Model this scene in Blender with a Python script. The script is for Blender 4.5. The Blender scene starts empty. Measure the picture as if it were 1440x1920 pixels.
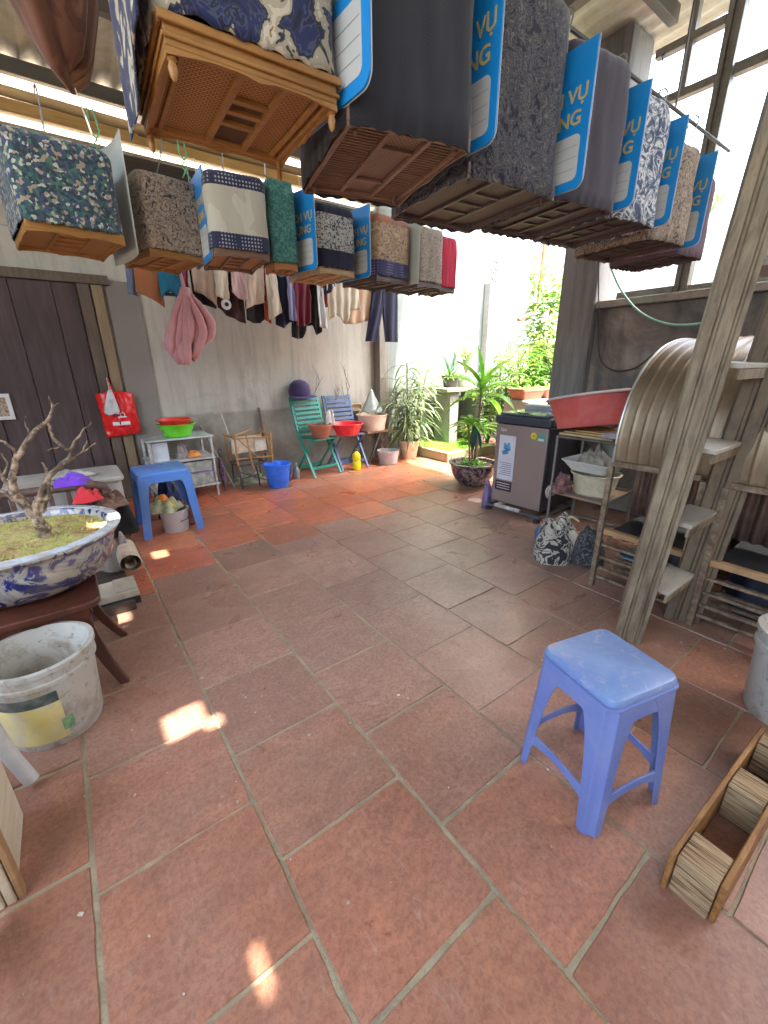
import bpy, bmesh, math, random
from math import sin, cos, pi, radians
from mathutils import Vector, Matrix, noise as mnoise
random.seed(7)
S = bpy.context.scene
COL = S.collection

# ------------------------------------------------------------------ camera
CAMH = 1.30
FPX, PIT, ROL, YAW = 783.9, radians(19.425), radians(.511), radians(-36.6)
def cam_axes():
    f = Vector((0, cos(PIT), -sin(PIT))); r = Vector((1, 0, 0)); d = Vector((0, -sin(PIT), -cos(PIT)))
    r2 = r*cos(ROL) + d*sin(ROL); d2 = d*cos(ROL) - r*sin(ROL)
    dA = Vector((sin(YAW), cos(YAW), 0)); dB = Vector((cos(YAW), -sin(YAW), 0))
    g = lambda v: Vector((v.dot(dB), v.dot(dA), v.z))
    return g(r2), g(d2), g(f)
CR, CD, CF = cam_axes()
cam = bpy.data.cameras.new('camera'); camo = bpy.data.objects.new('camera', cam); COL.objects.link(camo)
m = Matrix((CR, -CD, -CF)).transposed().to_4x4(); m.translation = (0, 0, CAMH); camo.matrix_world = m
cam.sensor_fit = 'VERTICAL'; cam.sensor_height = 24; cam.lens = FPX/1920*24
cam.clip_start = .05; cam.clip_end = 300
S.camera = camo
def P(px, py, x=None, y=None, z=None):
    """photo pixel -> the point on a real plane of the yard (x, y or z given)"""
    d = CR*((px-720)/FPX) + CD*((py-960)/FPX) + CF
    t = x/d.x if x is not None else y/d.y if y is not None else (z-CAMH)/d.z
    return Vector((d.x*t, d.y*t, CAMH+d.z*t))

# ------------------------------------------------------------------ world, sun, exposure
SUN_EL, SUN_AZ = radians(71), radians(150)      # azimuth measured from +y towards +x
w = bpy.data.worlds.new("World"); S.world = w; w.use_nodes = True
nt = w.node_tree; sky = nt.nodes.new('ShaderNodeTexSky'); sky.sky_type = 'NISHITA'; sky.sun_disc = False
sky.sun_elevation = SUN_EL; sky.sun_rotation = SUN_AZ
try: sky.air_density = 1.2; sky.dust_density = 7; sky.ozone_density = .4
except Exception: pass
bg = nt.nodes['Background']; bg.inputs[1].default_value = .15
nt.links.new(sky.outputs[0], bg.inputs[0])
sd = bpy.data.lights.new('sun', 'SUN'); sd.energy = 2.2; sd.angle = radians(.6); sd.color = (1, .93, .82)
so = bpy.data.objects.new('sun', sd); COL.objects.link(so)
SUNDIR = Vector((sin(SUN_AZ)*cos(SUN_EL), cos(SUN_AZ)*cos(SUN_EL), sin(SUN_EL)))
so.rotation_euler = SUNDIR.to_track_quat('Z', 'Y').to_euler(); so.location = SUNDIR*20
S.view_settings.view_transform = 'Standard'; S.view_settings.look = 'None'
S.view_settings.exposure = 3.82; S.view_settings.gamma = 1

# ------------------------------------------------------------------ materials
MATS = {}
def newmat(name):
    mt = bpy.data.materials.new(name); mt.use_nodes = True
    n = mt.node_tree.nodes; l = mt.node_tree.links
    return mt, n, l, n['Principled BSDF']
def rgba(c): return (*c, 1) if len(c) == 3 else c
def mul(c, k): return tuple(min(1, x*k) for x in c[:3])
def coords(n, l, scale=(1, 1, 1), kind='Object'):
    tc = n.new('ShaderNodeTexCoord'); mp = n.new('ShaderNodeMapping'); mp.inputs['Scale'].default_value = scale
    l.new(tc.outputs[kind], mp.inputs[0]); return mp.outputs[0]
def ramp(n, l, src, stops, interp='LINEAR'):
    r = n.new('ShaderNodeValToRGB'); r.color_ramp.interpolation = interp
    e = r.color_ramp.elements
    while len(e) < len(stops): e.new(.5)
    for k, (p, c) in enumerate(stops): e[k].position = p; e[k].color = rgba(c)
    l.new(src, r.inputs[0]); return r.outputs[0]
def noise(n, l, vec, scale, detail=4, rough=.55, dist=0):
    t = n.new('ShaderNodeTexNoise'); t.inputs['Scale'].default_value = scale; t.inputs['Detail'].default_value = detail
    t.inputs['Roughness'].default_value = rough; t.inputs['Distortion'].default_value = dist
    l.new(vec, t.inputs['Vector']); return t.outputs['Fac']
def mixc(n, l, f, a, b, mode='MIX'):
    x = n.new('ShaderNodeMix'); x.data_type = 'RGBA'; x.blend_type = mode
    for s, v in ((0, f), (6, a), (7, b)):
        if hasattr(v, 'default_value'): l.new(v, x.inputs[s])
        else: x.inputs[s].default_value = v if s == 0 else rgba(v)
    return x.outputs[2]
def addbump(n, l, bs, src, st, dist=.01):
    b = n.new('ShaderNodeBump'); b.inputs['Strength'].default_value = st; b.inputs['Distance'].default_value = dist
    l.new(src, b.inputs['Height']); l.new(b.outputs[0], bs.inputs['Normal'])
def M(name, col, rough=.6, metal=0, var=.18, sc=7, bump=.15, bsc=60, stretch=(1, 1, 1), dirt=None, dirtamt=.45, trans=0, sheen=0, sub=0):
    if name in MATS: return MATS[name]
    mt, n, l, b = newmat(name); v = coords(n, l, stretch)
    f = noise(n, l, v, sc, 6)
    c = ramp(n, l, f, [(.25, mul(col, 1-var)), (.75, mul(col, 1+var))])
    if dirt:
        g = noise(n, l, v, sc*1.7, 8, .7, .4)
        g = ramp(n, l, g, [(.5-.12*dirtamt, (0, 0, 0)), (.75-.1*dirtamt, (dirtamt*1.6,)*3)])
        c = mixc(n, l, g, c, dirt)
    l.new(c, b.inputs['Base Color'])
    r = ramp(n, l, f, [(.3, (max(0, rough-.1),)*3), (.7, (min(1, rough+.1),)*3)]); l.new(r, b.inputs['Roughness'])
    b.inputs['Metallic'].default_value = metal
    if trans: b.inputs['Transmission Weight'].default_value = trans
    if sheen: b.inputs['Sheen Weight'].default_value = sheen
    if sub:
        b.inputs['Subsurface Weight'].default_value = sub; b.inputs['Subsurface Scale'].default_value = .02
    if bump: addbump(n, l, b, noise(n, l, v, bsc, 4), bump)
    MATS[name] = mt; return mt
def wood(name, a, b_, rough=.6, grain=(1, 12, 12), sc=3, dirt=None):
    if name in MATS: return MATS[name]
    mt, n, l, b = newmat(name); v = coords(n, l, grain)
    f = noise(n, l, v, sc, 8, .65, .3); c = ramp(n, l, f, [(.3, a), (.7, b_)])
    g = noise(n, l, coords(n, l), 2.5, 5); c = mixc(n, l, ramp(n, l, g, [(.35, (0, 0, 0)), (.8, (.5,)*3)]), c, dirt or mul(a, .6))
    l.new(c, b.inputs['Base Color']); b.inputs['Roughness'].default_value = rough
    addbump(n, l, b, f, .35, .004); MATS[name] = mt; return mt
def fabric(name, stops, scale=18, kind='noise', dist=2.5, weave=True, rough=.9, bands=None):
    """printed cloth: flat-colour motifs, optional (z0, z1, colour, dotcolour) bands in generated z"""
    mt, n, l, b = newmat(name); v = coords(n, l)
    if kind == 'noise': f = noise(n, l, v, scale, 3, .6, dist)
    elif kind == 'check':
        x = n.new('ShaderNodeTexBrick'); x.inputs['Scale'].default_value = scale
        mp = coords(n, l, (1, 1, 1)); sx = n.new('ShaderNodeSeparateXYZ'); l.new(mp, sx.inputs[0])
        ad = n.new('ShaderNodeMath'); l.new(sx.outputs[0], ad.inputs[0]); l.new(sx.outputs[1], ad.inputs[1])
        cb = n.new('ShaderNodeCombineXYZ'); l.new(ad.outputs[0], cb.inputs[0]); l.new(sx.outputs[2], cb.inputs[1])
        x.inputs['Mortar Size'].default_value = .12; x.inputs['Brick Width'].default_value = .6; x.inputs['Row Height'].default_value = .28
        l.new(cb.outputs[0], x.inputs['Vector']); f = x.outputs['Fac']
    else:
        t = n.new('ShaderNodeTexVoronoi'); t.inputs['Scale'].default_value = scale
        nz = n.new('ShaderNodeTexNoise'); nz.inputs['Scale'].default_value = scale*.6; l.new(v, nz.inputs['Vector'])
        ma = n.new('ShaderNodeVectorMath'); ma.operation = 'MULTIPLY_ADD'; l.new(nz.outputs['Color'], ma.inputs[0])
        ma.inputs[1].default_value = (dist/scale,)*3; l.new(v, ma.inputs[2]); l.new(ma.outputs[0], t.inputs['Vector'])
        f = t.outputs['Distance']
        if kind == 'cells':
            sp = n.new('ShaderNodeSeparateColor'); l.new(t.outputs['Color'], sp.inputs[0]); f = sp.outputs[0]
    c = ramp(n, l, f, stops, 'CONSTANT' if kind != 'check' else 'LINEAR')
    c = mixc(n, l, ramp(n, l, noise(n, l, v, 3, 3), [(.3, (0, 0, 0)), (.8, (.35,)*3)]), c, (.5, .5, .5), 'MULTIPLY')
    if bands:
        tg = n.new('ShaderNodeTexCoord'); sz = n.new('ShaderNodeSeparateXYZ'); l.new(tg.outputs['Generated'], sz.inputs[0])
        for z0, z1, bc, dc in bands:
            vo = n.new('ShaderNodeTexVoronoi'); vo.inputs['Scale'].default_value = 55; vo.inputs['Randomness'].default_value = 0; l.new(v, vo.inputs['Vector'])
            bcol = ramp(n, l, vo.outputs['Distance'], [(0, dc), (.28, bc)], 'CONSTANT')
            a = n.new('ShaderNodeMath'); a.operation = 'GREATER_THAN'; a.inputs[1].default_value = z0; l.new(sz.outputs[2], a.inputs[0])
            d = n.new('ShaderNodeMath'); d.operation = 'LESS_THAN'; d.inputs[1].default_value = z1; l.new(sz.outputs[2], d.inputs[0])
            e = n.new('ShaderNodeMath'); e.operation = 'MULTIPLY'; l.new(a.outputs[0], e.inputs[0]); l.new(d.outputs[0], e.inputs[1])
            c = mixc(n, l, e.outputs[0], c, bcol)
    l.new(c, b.inputs['Base Color']); b.inputs['Roughness'].default_value = rough; b.inputs['Sheen Weight'].default_value = .2
    addbump(n, l, b, noise(n, l, v, 220, 2), .25, .003)
    return mt

# ------------------------------------------------------------------ mesh builder
class MB:
    def __init__(s): s.v = []; s.f = []
    def add(s, vs, fs):
        o = len(s.v); s.v += [Vector(q) for q in vs]; s.f += [tuple(i+o for i in f) for f in fs]; return s
    def hexa(s, p): return s.add(p, [(0, 3, 2, 1), (4, 5, 6, 7), (0, 1, 5, 4), (1, 2, 6, 5), (2, 3, 7, 6), (3, 0, 4, 7)])
    def box(s, x0, x1, y0, y1, z0, z1):
        return s.hexa([(x0, y0, z0), (x1, y0, z0), (x1, y1, z0), (x0, y1, z0), (x0, y0, z1), (x1, y0, z1), (x1, y1, z1), (x0, y1, z1)])
    def rbox(s, c, sx, sy, sz, rz=0, rx=0, ry=0):
        Mx = Matrix.Translation(c) @ Matrix.Rotation(rz, 4, 'Z') @ Matrix.Rotation(ry, 4, 'Y') @ Matrix.Rotation(rx, 4, 'X')
        h = [(-1, -1, -1), (1, -1, -1), (1, 1, -1), (-1, 1, -1), (-1, -1, 1), (1, -1, 1), (1, 1, 1), (-1, 1, 1)]
        return s.hexa([Mx @ Vector((a*sx/2, b*sy/2, c_*sz/2)) for a, b, c_ in h])
    def bar(s, a, b, w_, h_, up=(0, 0, 1)):
        a, b = Vector(a), Vector(b); d = (b-a).normalized(); u = Vector(up)
        if abs(d.dot(u)) > .98: u = Vector((0, 1, 0))
        sd_ = d.cross(u).normalized(); u = sd_.cross(d).normalized()
        q = []
        for p_ in (a, b):
            for i, j in ((-1, -1), (1, -1), (1, 1), (-1, 1)): q.append(p_+sd_*i*w_/2+u*j*h_/2)
        return s.add(q, [(0, 1, 2, 3), (7, 6, 5, 4), (0, 4, 5, 1), (1, 5, 6, 2), (2, 6, 7, 3), (3, 7, 4, 0)])
    def tube(s, pts, r, n=8, caps=True):
        pts = [Vector(p_) for p_ in pts]; rs = r if isinstance(r, (list, tuple)) else [r]*len(pts)
        if len(rs) != len(pts): rs = [rs[0]+(rs[-1]-rs[0])*i/(len(pts)-1) for i in range(len(pts))]
        vs = []; fs = []; u = None
        for i, p_ in enumerate(pts):
            d = (pts[min(i+1, len(pts)-1)]-pts[max(i-1, 0)]).normalized()
            if u is None:
                u = d.orthogonal().normalized()
            u = (u-d*u.dot(d)).normalized(); w_ = d.cross(u)
            for k in range(n):
                a = 2*pi*k/n; vs.append(p_+(u*cos(a)+w_*sin(a))*rs[i])
        for i in range(len(pts)-1):
            for k in range(n): fs.append((i*n+k, i*n+(k+1) % n, (i+1)*n+(k+1) % n, (i+1)*n+k))
        if caps: fs += [tuple(range(n))[::-1], tuple((len(pts)-1)*n+k for k in range(n))]
        return s.add(vs, fs)
    def lathe(s, c, prof, n=40, sx=1, sy=1, M4=None, close=True):
        """prof: list of (radius, z); open profile is closed with end caps"""
        vs = []; fs = []
        for r, z in prof:
            for k in range(n):
                a = 2*pi*k/n; vs.append(Vector((r*cos(a)*sx, r*sin(a)*sy, z)))
        for i in range(len(prof)-1):
            for k in range(n): fs.append((i*n+k, i*n+(k+1) % n, (i+1)*n+(k+1) % n, (i+1)*n+k))
        if close: fs += [tuple(range(n))[::-1], tuple((len(prof)-1)*n+k for k in range(n))]
        Mx = Matrix.Translation(c) @ (M4 if M4 else Matrix())
        return s.add([Mx @ q for q in vs], fs)
    def prism(s, outline, origin, U, V, depth):
        """extrude a 2D outline; U,V axes; depth vector"""
        o, U, V, D = Vector(origin), Vector(U), Vector(V), Vector(depth); n = len(outline)
        a = [o+U*x+V*y for x, y in outline]; b = [q+D for q in a]
        return s.add(a+b, [tuple(range(n))[::-1], tuple(range(n, 2*n))]+[(i, (i+1) % n, n+(i+1) % n, n+i) for i in range(n)])
    def loft(s, rings, caps=True):
        n = len(rings[0]); vs = [q for r in rings for q in r]; fs = []
        for i in range(len(rings)-1):
            for k in range(n): fs.append((i*n+k, i*n+(k+1) % n, (i+1)*n+(k+1) % n, (i+1)*n+k))
        if caps: fs += [tuple(range(n))[::-1], tuple((len(rings)-1)*n+k for k in range(n))]
        return s.add(vs, fs)
    def grid(s, fn, nu, nv):
        vs = [fn(i/nu, j/nv) for j in range(nv+1) for i in range(nu+1)]
        return s.add(vs, [(j*(nu+1)+i, j*(nu+1)+i+1, (j+1)*(nu+1)+i+1, (j+1)*(nu+1)+i) for j in range(nv) for i in range(nu)])
    def build(s, name, mat, parent=None, origin=None, bevel=0, smooth=True, solid=0, subd=0, ang=38, soff=0):
        me = bpy.data.meshes.new(name); root = parent
        if parent is not None:
            org = Vector(parent['_o'])
        else:
            org = Vector(origin) if origin is not None else Vector((sum(q.x for q in s.v)/len(s.v), sum(q.y for q in s.v)/len(s.v), min(q.z for q in s.v)))
        me.from_pydata([q-org for q in s.v], [], s.f)
        bm = bmesh.new(); bm.from_mesh(me); bmesh.ops.recalc_face_normals(bm, faces=bm.faces); bm.to_mesh(me); bm.free()
        o = bpy.data.objects.new(name, me); COL.objects.link(o)
        if mat: me.materials.append(mat)
        if smooth:
            me.polygons.foreach_set('use_smooth', [True]*len(me.polygons)); me.set_sharp_from_angle(angle=radians(ang))
        if solid:
            md = o.modifiers.new('thickness', 'SOLIDIFY'); md.thickness = solid; md.offset = soff
        if bevel:
            md = o.modifiers.new('bevel', 'BEVEL'); md.width = bevel; md.segments = 2; md.limit_method = 'ANGLE'; md.angle_limit = radians(40)
        if subd:
            md = o.modifiers.new('subd', 'SUBSURF'); md.levels = md.render_levels = subd
        if parent is not None: o.parent = parent
        else: o.location = org
        o['_o'] = tuple(org)
        return o
def tag(o, label, cat, group=None, kind=None):
    if label: o['label'] = label
    if cat: o['category'] = cat
    if group: o['group'] = group
    if kind: o['kind'] = kind
    return o
def thing(name, label, cat, loc, group=None):
    o = bpy.data.objects.new(name, None); COL.objects.link(o); o.location = loc; o.empty_display_size = .1
    o['_o'] = tuple(loc); return tag(o, label, cat, group)
def struct(o): o['kind'] = 'structure'; return o
def copy_tree(o, parent=None):
    c = o.copy(); COL.objects.link(c); c.parent = parent
    for ch in [q for q in COL.objects if q.parent == o]: copy_tree(ch, c)
    return c
def textmesh(txt, size, mat, parent, origin, U, V, ext=.0008, name='lettering', bold=.0, align='CENTER', sx=1):
    cu = bpy.data.curves.new('t', 'FONT'); cu.body = txt; cu.size = size; cu.extrude = ext; cu.align_x = align; cu.offset = bold
    to = bpy.data.objects.new('t', cu); COL.objects.link(to); bpy.context.view_layer.update()
    me = bpy.data.meshes.new_from_object(to.evaluated_get(bpy.context.evaluated_depsgraph_get()))
    U, V = Vector(U), Vector(V); W = U.cross(V); org = Vector(origin)-Vector(parent['_o'])
    for q in me.vertices: q.co = org + U*q.co.x*sx + V*q.co.y + W*q.co.z
    bpy.data.objects.remove(to); bpy.data.curves.remove(cu)
    me.materials.clear(); me.materials.append(mat)
    o = bpy.data.objects.new(name, me); COL.objects.link(o); o.parent = parent; o['_o'] = parent['_o']; return o
def rrect(w_, h_, r, n=5, x0=0, y0=0, corners=(1, 1, 1, 1)):
    out = []
    for (cx, cy, a0), c in zip(((w_-r, h_-r, 0), (r, h_-r, 90), (r, r, 180), (w_-r, r, 270)), corners):
        if c: out += [(x0+cx+r*cos(radians(a0+90*k/n)), y0+cy+r*sin(radians(a0+90*k/n))) for k in range(n+1)]
        else: out.append((x0+(w_ if a0 in (0, 270) else 0), y0+(h_ if a0 in (0, 90) else 0)))
    return out
def jit(a): return (random.random()*2-1)*a
# ------------------------------------------------------------------ the setting
grd = MB().add([(-60, -60, -.06), (60, -60, -.06), (60, 60, -.06), (-60, 60, -.06)], [(0, 1, 2, 3)])
struct(grd.build('ground', M('earth', (.12, .11, .09), .95, sc=2), origin=(0, 0, -.06)))
# floor: clay tiles in running rows, cement joints
grout = MB().box(-3, 3.95, -3, 5.0, -.05, -.004); grout.box(3.95, 9, 2.0, 5.0, -.05, -.004)
struct(grout.build('floor_joints', M('cement joints', (.30, .25, .155), .95, var=.35, sc=9, bump=.5, bsc=90), origin=(0, 0, 0)))
def tile_material():
    mt, n, l, b = newmat('clay tiles'); v = coords(n, l)
    at = n.new('ShaderNodeAttribute'); at.attribute_name = 'tint'
    f = noise(n, l, v, 3.2, 8, .62, .6)
    g = noise(n, l, coords(n, l, (1, 1.6, 1)), 7, 8, .72, 1.2)
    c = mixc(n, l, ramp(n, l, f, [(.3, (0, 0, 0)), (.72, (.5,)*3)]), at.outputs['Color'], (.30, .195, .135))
    c = mixc(n, l, ramp(n, l, g, [(.38, (.42,)*3), (.62, (0, 0, 0))]), c, (.17, .08, .055))
    h = noise(n, l, v, 38, 3, .6)
    c = mixc(n, l, ramp(n, l, h, [(.66, (0, 0, 0)), (.78, (.35,)*3)]), c, (.33, .27, .22))
    st = noise(n, l, v, 1.1, 4, .6, .8)
    c = mixc(n, l, ramp(n, l, st, [(.52, (0, 0, 0)), (.66, (.42,)*3)]), c, (.13, .085, .065))
    st2 = noise(n, l, v, .7, 5, .65, 1.2)
    c = mixc(n, l, ramp(n, l, st2, [(.5, (0, 0, 0)), (.68, (.38,)*3)]), c, (.36, .27, .21))
    st3 = noise(n, l, v, 5.5, 2, .5, .3)
    c = mixc(n, l, ramp(n, l, st3, [(.70, (0, 0, 0)), (.735, (.55,)*3)]), c, (.20, .07, .045))
    fn_ = noise(n, l, coords(n, l, (1, 1, 1)), 70, 6, .75, .5)
    c = mixc(n, l, ramp(n, l, fn_, [(.40, (.45,)*3), (.56, (0, 0, 0))]), c, (.15, .06, .04))
    fn2 = noise(n, l, coords(n, l, (1.4, .5, 1)), 26, 7, .8, .3)
    c = mixc(n, l, ramp(n, l, fn2, [(.56, (0, 0, 0)), (.68, (.30,)*3)]), c, (.46, .36, .29))
    sp = n.new('ShaderNodeTexVoronoi'); sp.inputs['Scale'].default_value = 5.5; l.new(v, sp.inputs['Vector'])
    c = mixc(n, l, ramp(n, l, sp.outputs['Distance'], [(.025, (.8,)*3), (.05, (0, 0, 0))]), c, (.42, .38, .33))
    l.new(c, b.inputs['Base Color'])
    l.new(ramp(n, l, f, [(.3, (.24,)*3), (.75, (.46,)*3)]), b.inputs['Roughness'])
    addbump(n, l, b, noise(n, l, v, 28, 6, .6), .18, .006)
    return mt
def tiles():
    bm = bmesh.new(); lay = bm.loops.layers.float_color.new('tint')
    XA = -.196; W = .4215; ph = {0: .606, 1: .394, 2: .194, 3: .009, 4: .198, 5: .06, -1: .30, -2: .11}
    rnd = random.Random(3)
    redline = [(.0, 2.80), (.63, 2.80), (.64, 3.02), (1.04, 3.02), (1.05, 2.87), (1.47, 2.87), (1.48, 3.05), (1.9, 3.05), (1.91, 2.9), (2.31, 2.9), (2.32, 3.0), (2.9, 3.2), (3.4, 3.5), (4.2, 3.7)]
    for i in range(-7, 22):
        x0 = XA+W*i; x1 = x0+W; p0 = ph.get(i, rnd.random()*.4)
        j = -9
        while True:
            y0 = p0+.4065*j; y1 = y0+.4065; j += 1
            if y0 > 5.0: break
            if y1 < -3 or x1 < -3: continue
            if x0 > 3.9 and y1 < 1.9: continue
            gx, gy = .0045+.003*rnd.random(), .0035+.0035*rnd.random()
            if i in (3, 4, 5): gx, gy = .0026, .0024
            X0, X1, Y0, Y1 = x0+gx, x1-gx, y0+gy, min(y1-gy, 4.99)
            if Y1-Y0 < .03: continue
            z = rnd.uniform(-.0012, .0012); e = .0025
            cx = (x0+x1)/2; thr = None
            for (a, b_), (c, d) in zip(redline, redline[1:]):
                if a <= cx <= c: thr = b_+(d-b_)*(cx-a)/max(1e-6, c-a)
            red = thr is not None and (y0+y1)/2 > thr and cx < 4.4
            k = rnd.uniform(.84, 1.18)
            if red: col = (.72*k, rnd.uniform(.15, .20)*k, .062*k, 1)
            else:
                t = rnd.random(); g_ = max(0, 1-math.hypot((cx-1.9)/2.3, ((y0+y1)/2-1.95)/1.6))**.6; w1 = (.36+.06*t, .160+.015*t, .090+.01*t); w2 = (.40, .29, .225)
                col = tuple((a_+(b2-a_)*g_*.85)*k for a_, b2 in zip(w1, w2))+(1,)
            tx, ty = rnd.gauss(0, .0035), rnd.gauss(0, .0035); mx, my = (X0+X1)/2, (Y0+Y1)/2
            ring = []; M_ = 7
            for (ax, ay), (bx, by) in (((X0, Y0), (X1, Y0)), ((X1, Y0), (X1, Y1)), ((X1, Y1), (X0, Y1)), ((X0, Y1), (X0, Y0))):
                for q in range(M_):
                    f_ = q/M_; ch = rnd.gauss(0, .0011)+(.006*rnd.random() if rnd.random() < .035 else 0)+(.0028 if q == 0 else 0)
                    px_, py_ = ax+(bx-ax)*f_, ay+(by-ay)*f_; dx, dy = mx-px_, my-py_; dn = math.hypot(dx, dy)
                    ring.append((px_+dx/dn*ch, py_+dy/dn*ch, dx/dn, dy/dn))
            zz = lambda x, y: z+(x-mx)*tx+(y-my)*ty
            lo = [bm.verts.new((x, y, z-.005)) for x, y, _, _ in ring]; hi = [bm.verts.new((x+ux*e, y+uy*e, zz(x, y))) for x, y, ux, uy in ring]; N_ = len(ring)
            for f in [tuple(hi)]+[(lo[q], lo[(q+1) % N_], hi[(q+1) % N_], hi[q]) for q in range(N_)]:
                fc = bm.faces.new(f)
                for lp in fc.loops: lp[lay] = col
    me = bpy.data.meshes.new('floor'); bm.to_mesh(me); bm.free()
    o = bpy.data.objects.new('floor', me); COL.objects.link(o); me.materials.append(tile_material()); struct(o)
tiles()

# plaster materials
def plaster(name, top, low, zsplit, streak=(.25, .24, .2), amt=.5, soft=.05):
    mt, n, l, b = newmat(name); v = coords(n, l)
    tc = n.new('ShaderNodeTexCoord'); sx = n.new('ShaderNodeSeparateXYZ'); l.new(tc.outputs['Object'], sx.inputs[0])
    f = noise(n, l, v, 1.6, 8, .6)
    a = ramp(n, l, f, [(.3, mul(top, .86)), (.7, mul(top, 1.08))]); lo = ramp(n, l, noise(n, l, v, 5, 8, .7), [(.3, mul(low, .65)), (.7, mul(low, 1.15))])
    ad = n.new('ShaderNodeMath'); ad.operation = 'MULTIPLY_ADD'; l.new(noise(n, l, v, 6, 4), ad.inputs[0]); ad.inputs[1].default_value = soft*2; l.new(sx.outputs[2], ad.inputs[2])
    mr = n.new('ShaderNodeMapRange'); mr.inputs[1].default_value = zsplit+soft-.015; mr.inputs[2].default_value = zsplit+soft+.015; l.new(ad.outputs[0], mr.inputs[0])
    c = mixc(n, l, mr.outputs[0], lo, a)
    s_ = noise(n, l, coords(n, l, (5, 5, .5)), 2.2, 6, .65)
    c = mixc(n, l, ramp(n, l, s_, [(.46, (0, 0, 0)), (.72, (amt*1.2,)*3)]), c, streak)
    bl_ = noise(n, l, v, .9, 9, .68, .8)
    c = mixc(n, l, ramp(n, l, bl_, [(.52, (0, 0, 0)), (.62, (.35,)*3)]), c, mul(streak, .8))
    l.new(c, b.inputs['Base Color']); b.inputs['Roughness'].default_value = .9
    addbump(n, l, b, noise(n, l, v, 30, 8, .7), .35, .01); return mt
GW = MB().box(-2.2, 3.62, 5.0, 5.16, -.05, 3.1)
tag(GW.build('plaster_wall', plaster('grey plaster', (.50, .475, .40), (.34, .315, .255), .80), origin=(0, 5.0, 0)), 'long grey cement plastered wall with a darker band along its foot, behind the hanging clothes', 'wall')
WW = MB().box(3.62, 9.0, 5.003, 5.16, -.05, 4.4)
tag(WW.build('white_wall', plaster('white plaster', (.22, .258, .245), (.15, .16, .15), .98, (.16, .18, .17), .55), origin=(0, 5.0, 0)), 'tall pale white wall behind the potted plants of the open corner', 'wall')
LW = MB().box(-2.36, -2.2, 2.6, 5.16, -.05, 3.3).box(-2.36, -2.2, -3.1, 2.6, -.05, .95)  # added out of view; near part kept low to let side light in
tag(LW.build('side_baffle_wall', MATS.get('x') or plaster('side plaster', (.4, .39, .36), (.3, .28, .25), .8), origin=(-2.3, 4, 0)), 'unseen grey side wall left of the plank door, added to shape the light', 'wall')
BW = MB().box(-2.2, 3.9, -3.1, -2.95, -.05, 3.9)  # added out of view to cut the light coming from behind
tag(BW.build('rear_blocker_wall', plaster('rear plaster', (.5, .48, .44), (.32, .3, .26), .8), origin=(0, -3, 0)), 'unseen plain plastered wall added behind the viewer to block light from the rear', 'wall')
# corner post where the grey wall meets the white one
cp = MB().box(3.56, 3.68, 4.86, 4.998, 0, 3.1); cp.box(3.70, 3.74, 4.90, 4.998, 0, 2.4)
tag(cp.build('corner_post', wood('weathered post', (.16, .14, .12), (.30, .27, .22), grain=(12, 12, 1)), bevel=.006), 'dark weathered post where the grey wall meets the white wall', 'post')
# slim concrete post further along the white wall
sp = thing('concrete_post', 'slim grey concrete post with wire coiled on its head against the white wall', 'post', (5.85, 4.93, 0))
MB().box(5.74, 5.96, 4.87, 4.998, 0, 2.5).build('shaft', M('post concrete', (.36, .35, .33), .9, sc=5, dirt=(.2, .19, .17)), sp, bevel=.01)
wr = MB(); rr = random.Random(5)
for k in range(5):
    c0 = Vector((5.85+rr.uniform(-.05, .05), 4.9, 2.64+rr.uniform(-.08, .1))); r_ = rr.uniform(.07, .14); tl = rr.uniform(-.5, .5)
    wr.tube([c0+Vector((r_*cos(a*.5), .05*sin(a*.5+tl), r_*sin(a*.5))) for a in range(13)], .006, 5)
wr.tube([(5.8, 4.9, 2.55), (6.1, 4.88, 2.9), (6.5, 4.8, 3.15)], .008, 5); wr.tube([(6.05, 4.9, 2.75), (6.0, 4.86, 3.05), (6.25, 4.86, 3.0), (6.1, 4.88, 2.8)], .006, 5)
wr.build('wire', M('wire', (.12, .12, .12), .5, .6), sp)

# concrete pillar + parapet on the right
cc = plaster('pillar concrete', (.24, .24, .24), (.21, .205, .20), .4, (.12, .12, .12), .8)
tag(MB().box(3.86, 4.2, 2.12, 2.46, 0, 3.62).build('concrete_pillar', cc, origin=(4, 2.3, 0), bevel=.012), 'thick dark grey concrete pillar behind the washing machine', 'pillar')
pw = thing('parapet_wall', 'stained concrete parapet wall under the metal windows on the right', 'wall', (3.98, 0, 0))
def stained():
    mt, n, l, b = newmat('stained concrete'); v = coords(n, l)
    c = ramp(n, l, noise(n, l, v, 1.3, 8, .7, .6), [(.36, (.07, .07, .07)), (.46, (.15, .145, .14)), (.54, (.22, .19, .165)), (.64, (.34, .31, .27))])
    c = mixc(n, l, ramp(n, l, noise(n, l, coords(n, l, (4, 4, .5)), 3, 6), [(.5, (0, 0, 0)), (.75, (.7,)*3)]), c, (.07, .07, .07))
    l.new(c, b.inputs['Base Color']); b.inputs['Roughness'].default_value = .92
    addbump(n, l, b, noise(n, l, v, 14, 8, .7), .6, .02); return mt
MB().box(3.92, 4.06, -3, 2.118, 0, 1.74).build('wall', stained(), pw, bevel=.01)
MB().box(3.88, 4.09, -3, 2.118, 1.743, 1.80).build('sill', M('sill', (.36, .34, .30), .85, dirt=(.2, .19, .15)), pw, bevel=.008)
MB().box(3.90, 3.918, -.4, 1.9, .02, .9).build('patch', M('wall patch', (.28, .25, .21), .9, sc=4, dirt=(.13, .12, .1)), pw)
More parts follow.
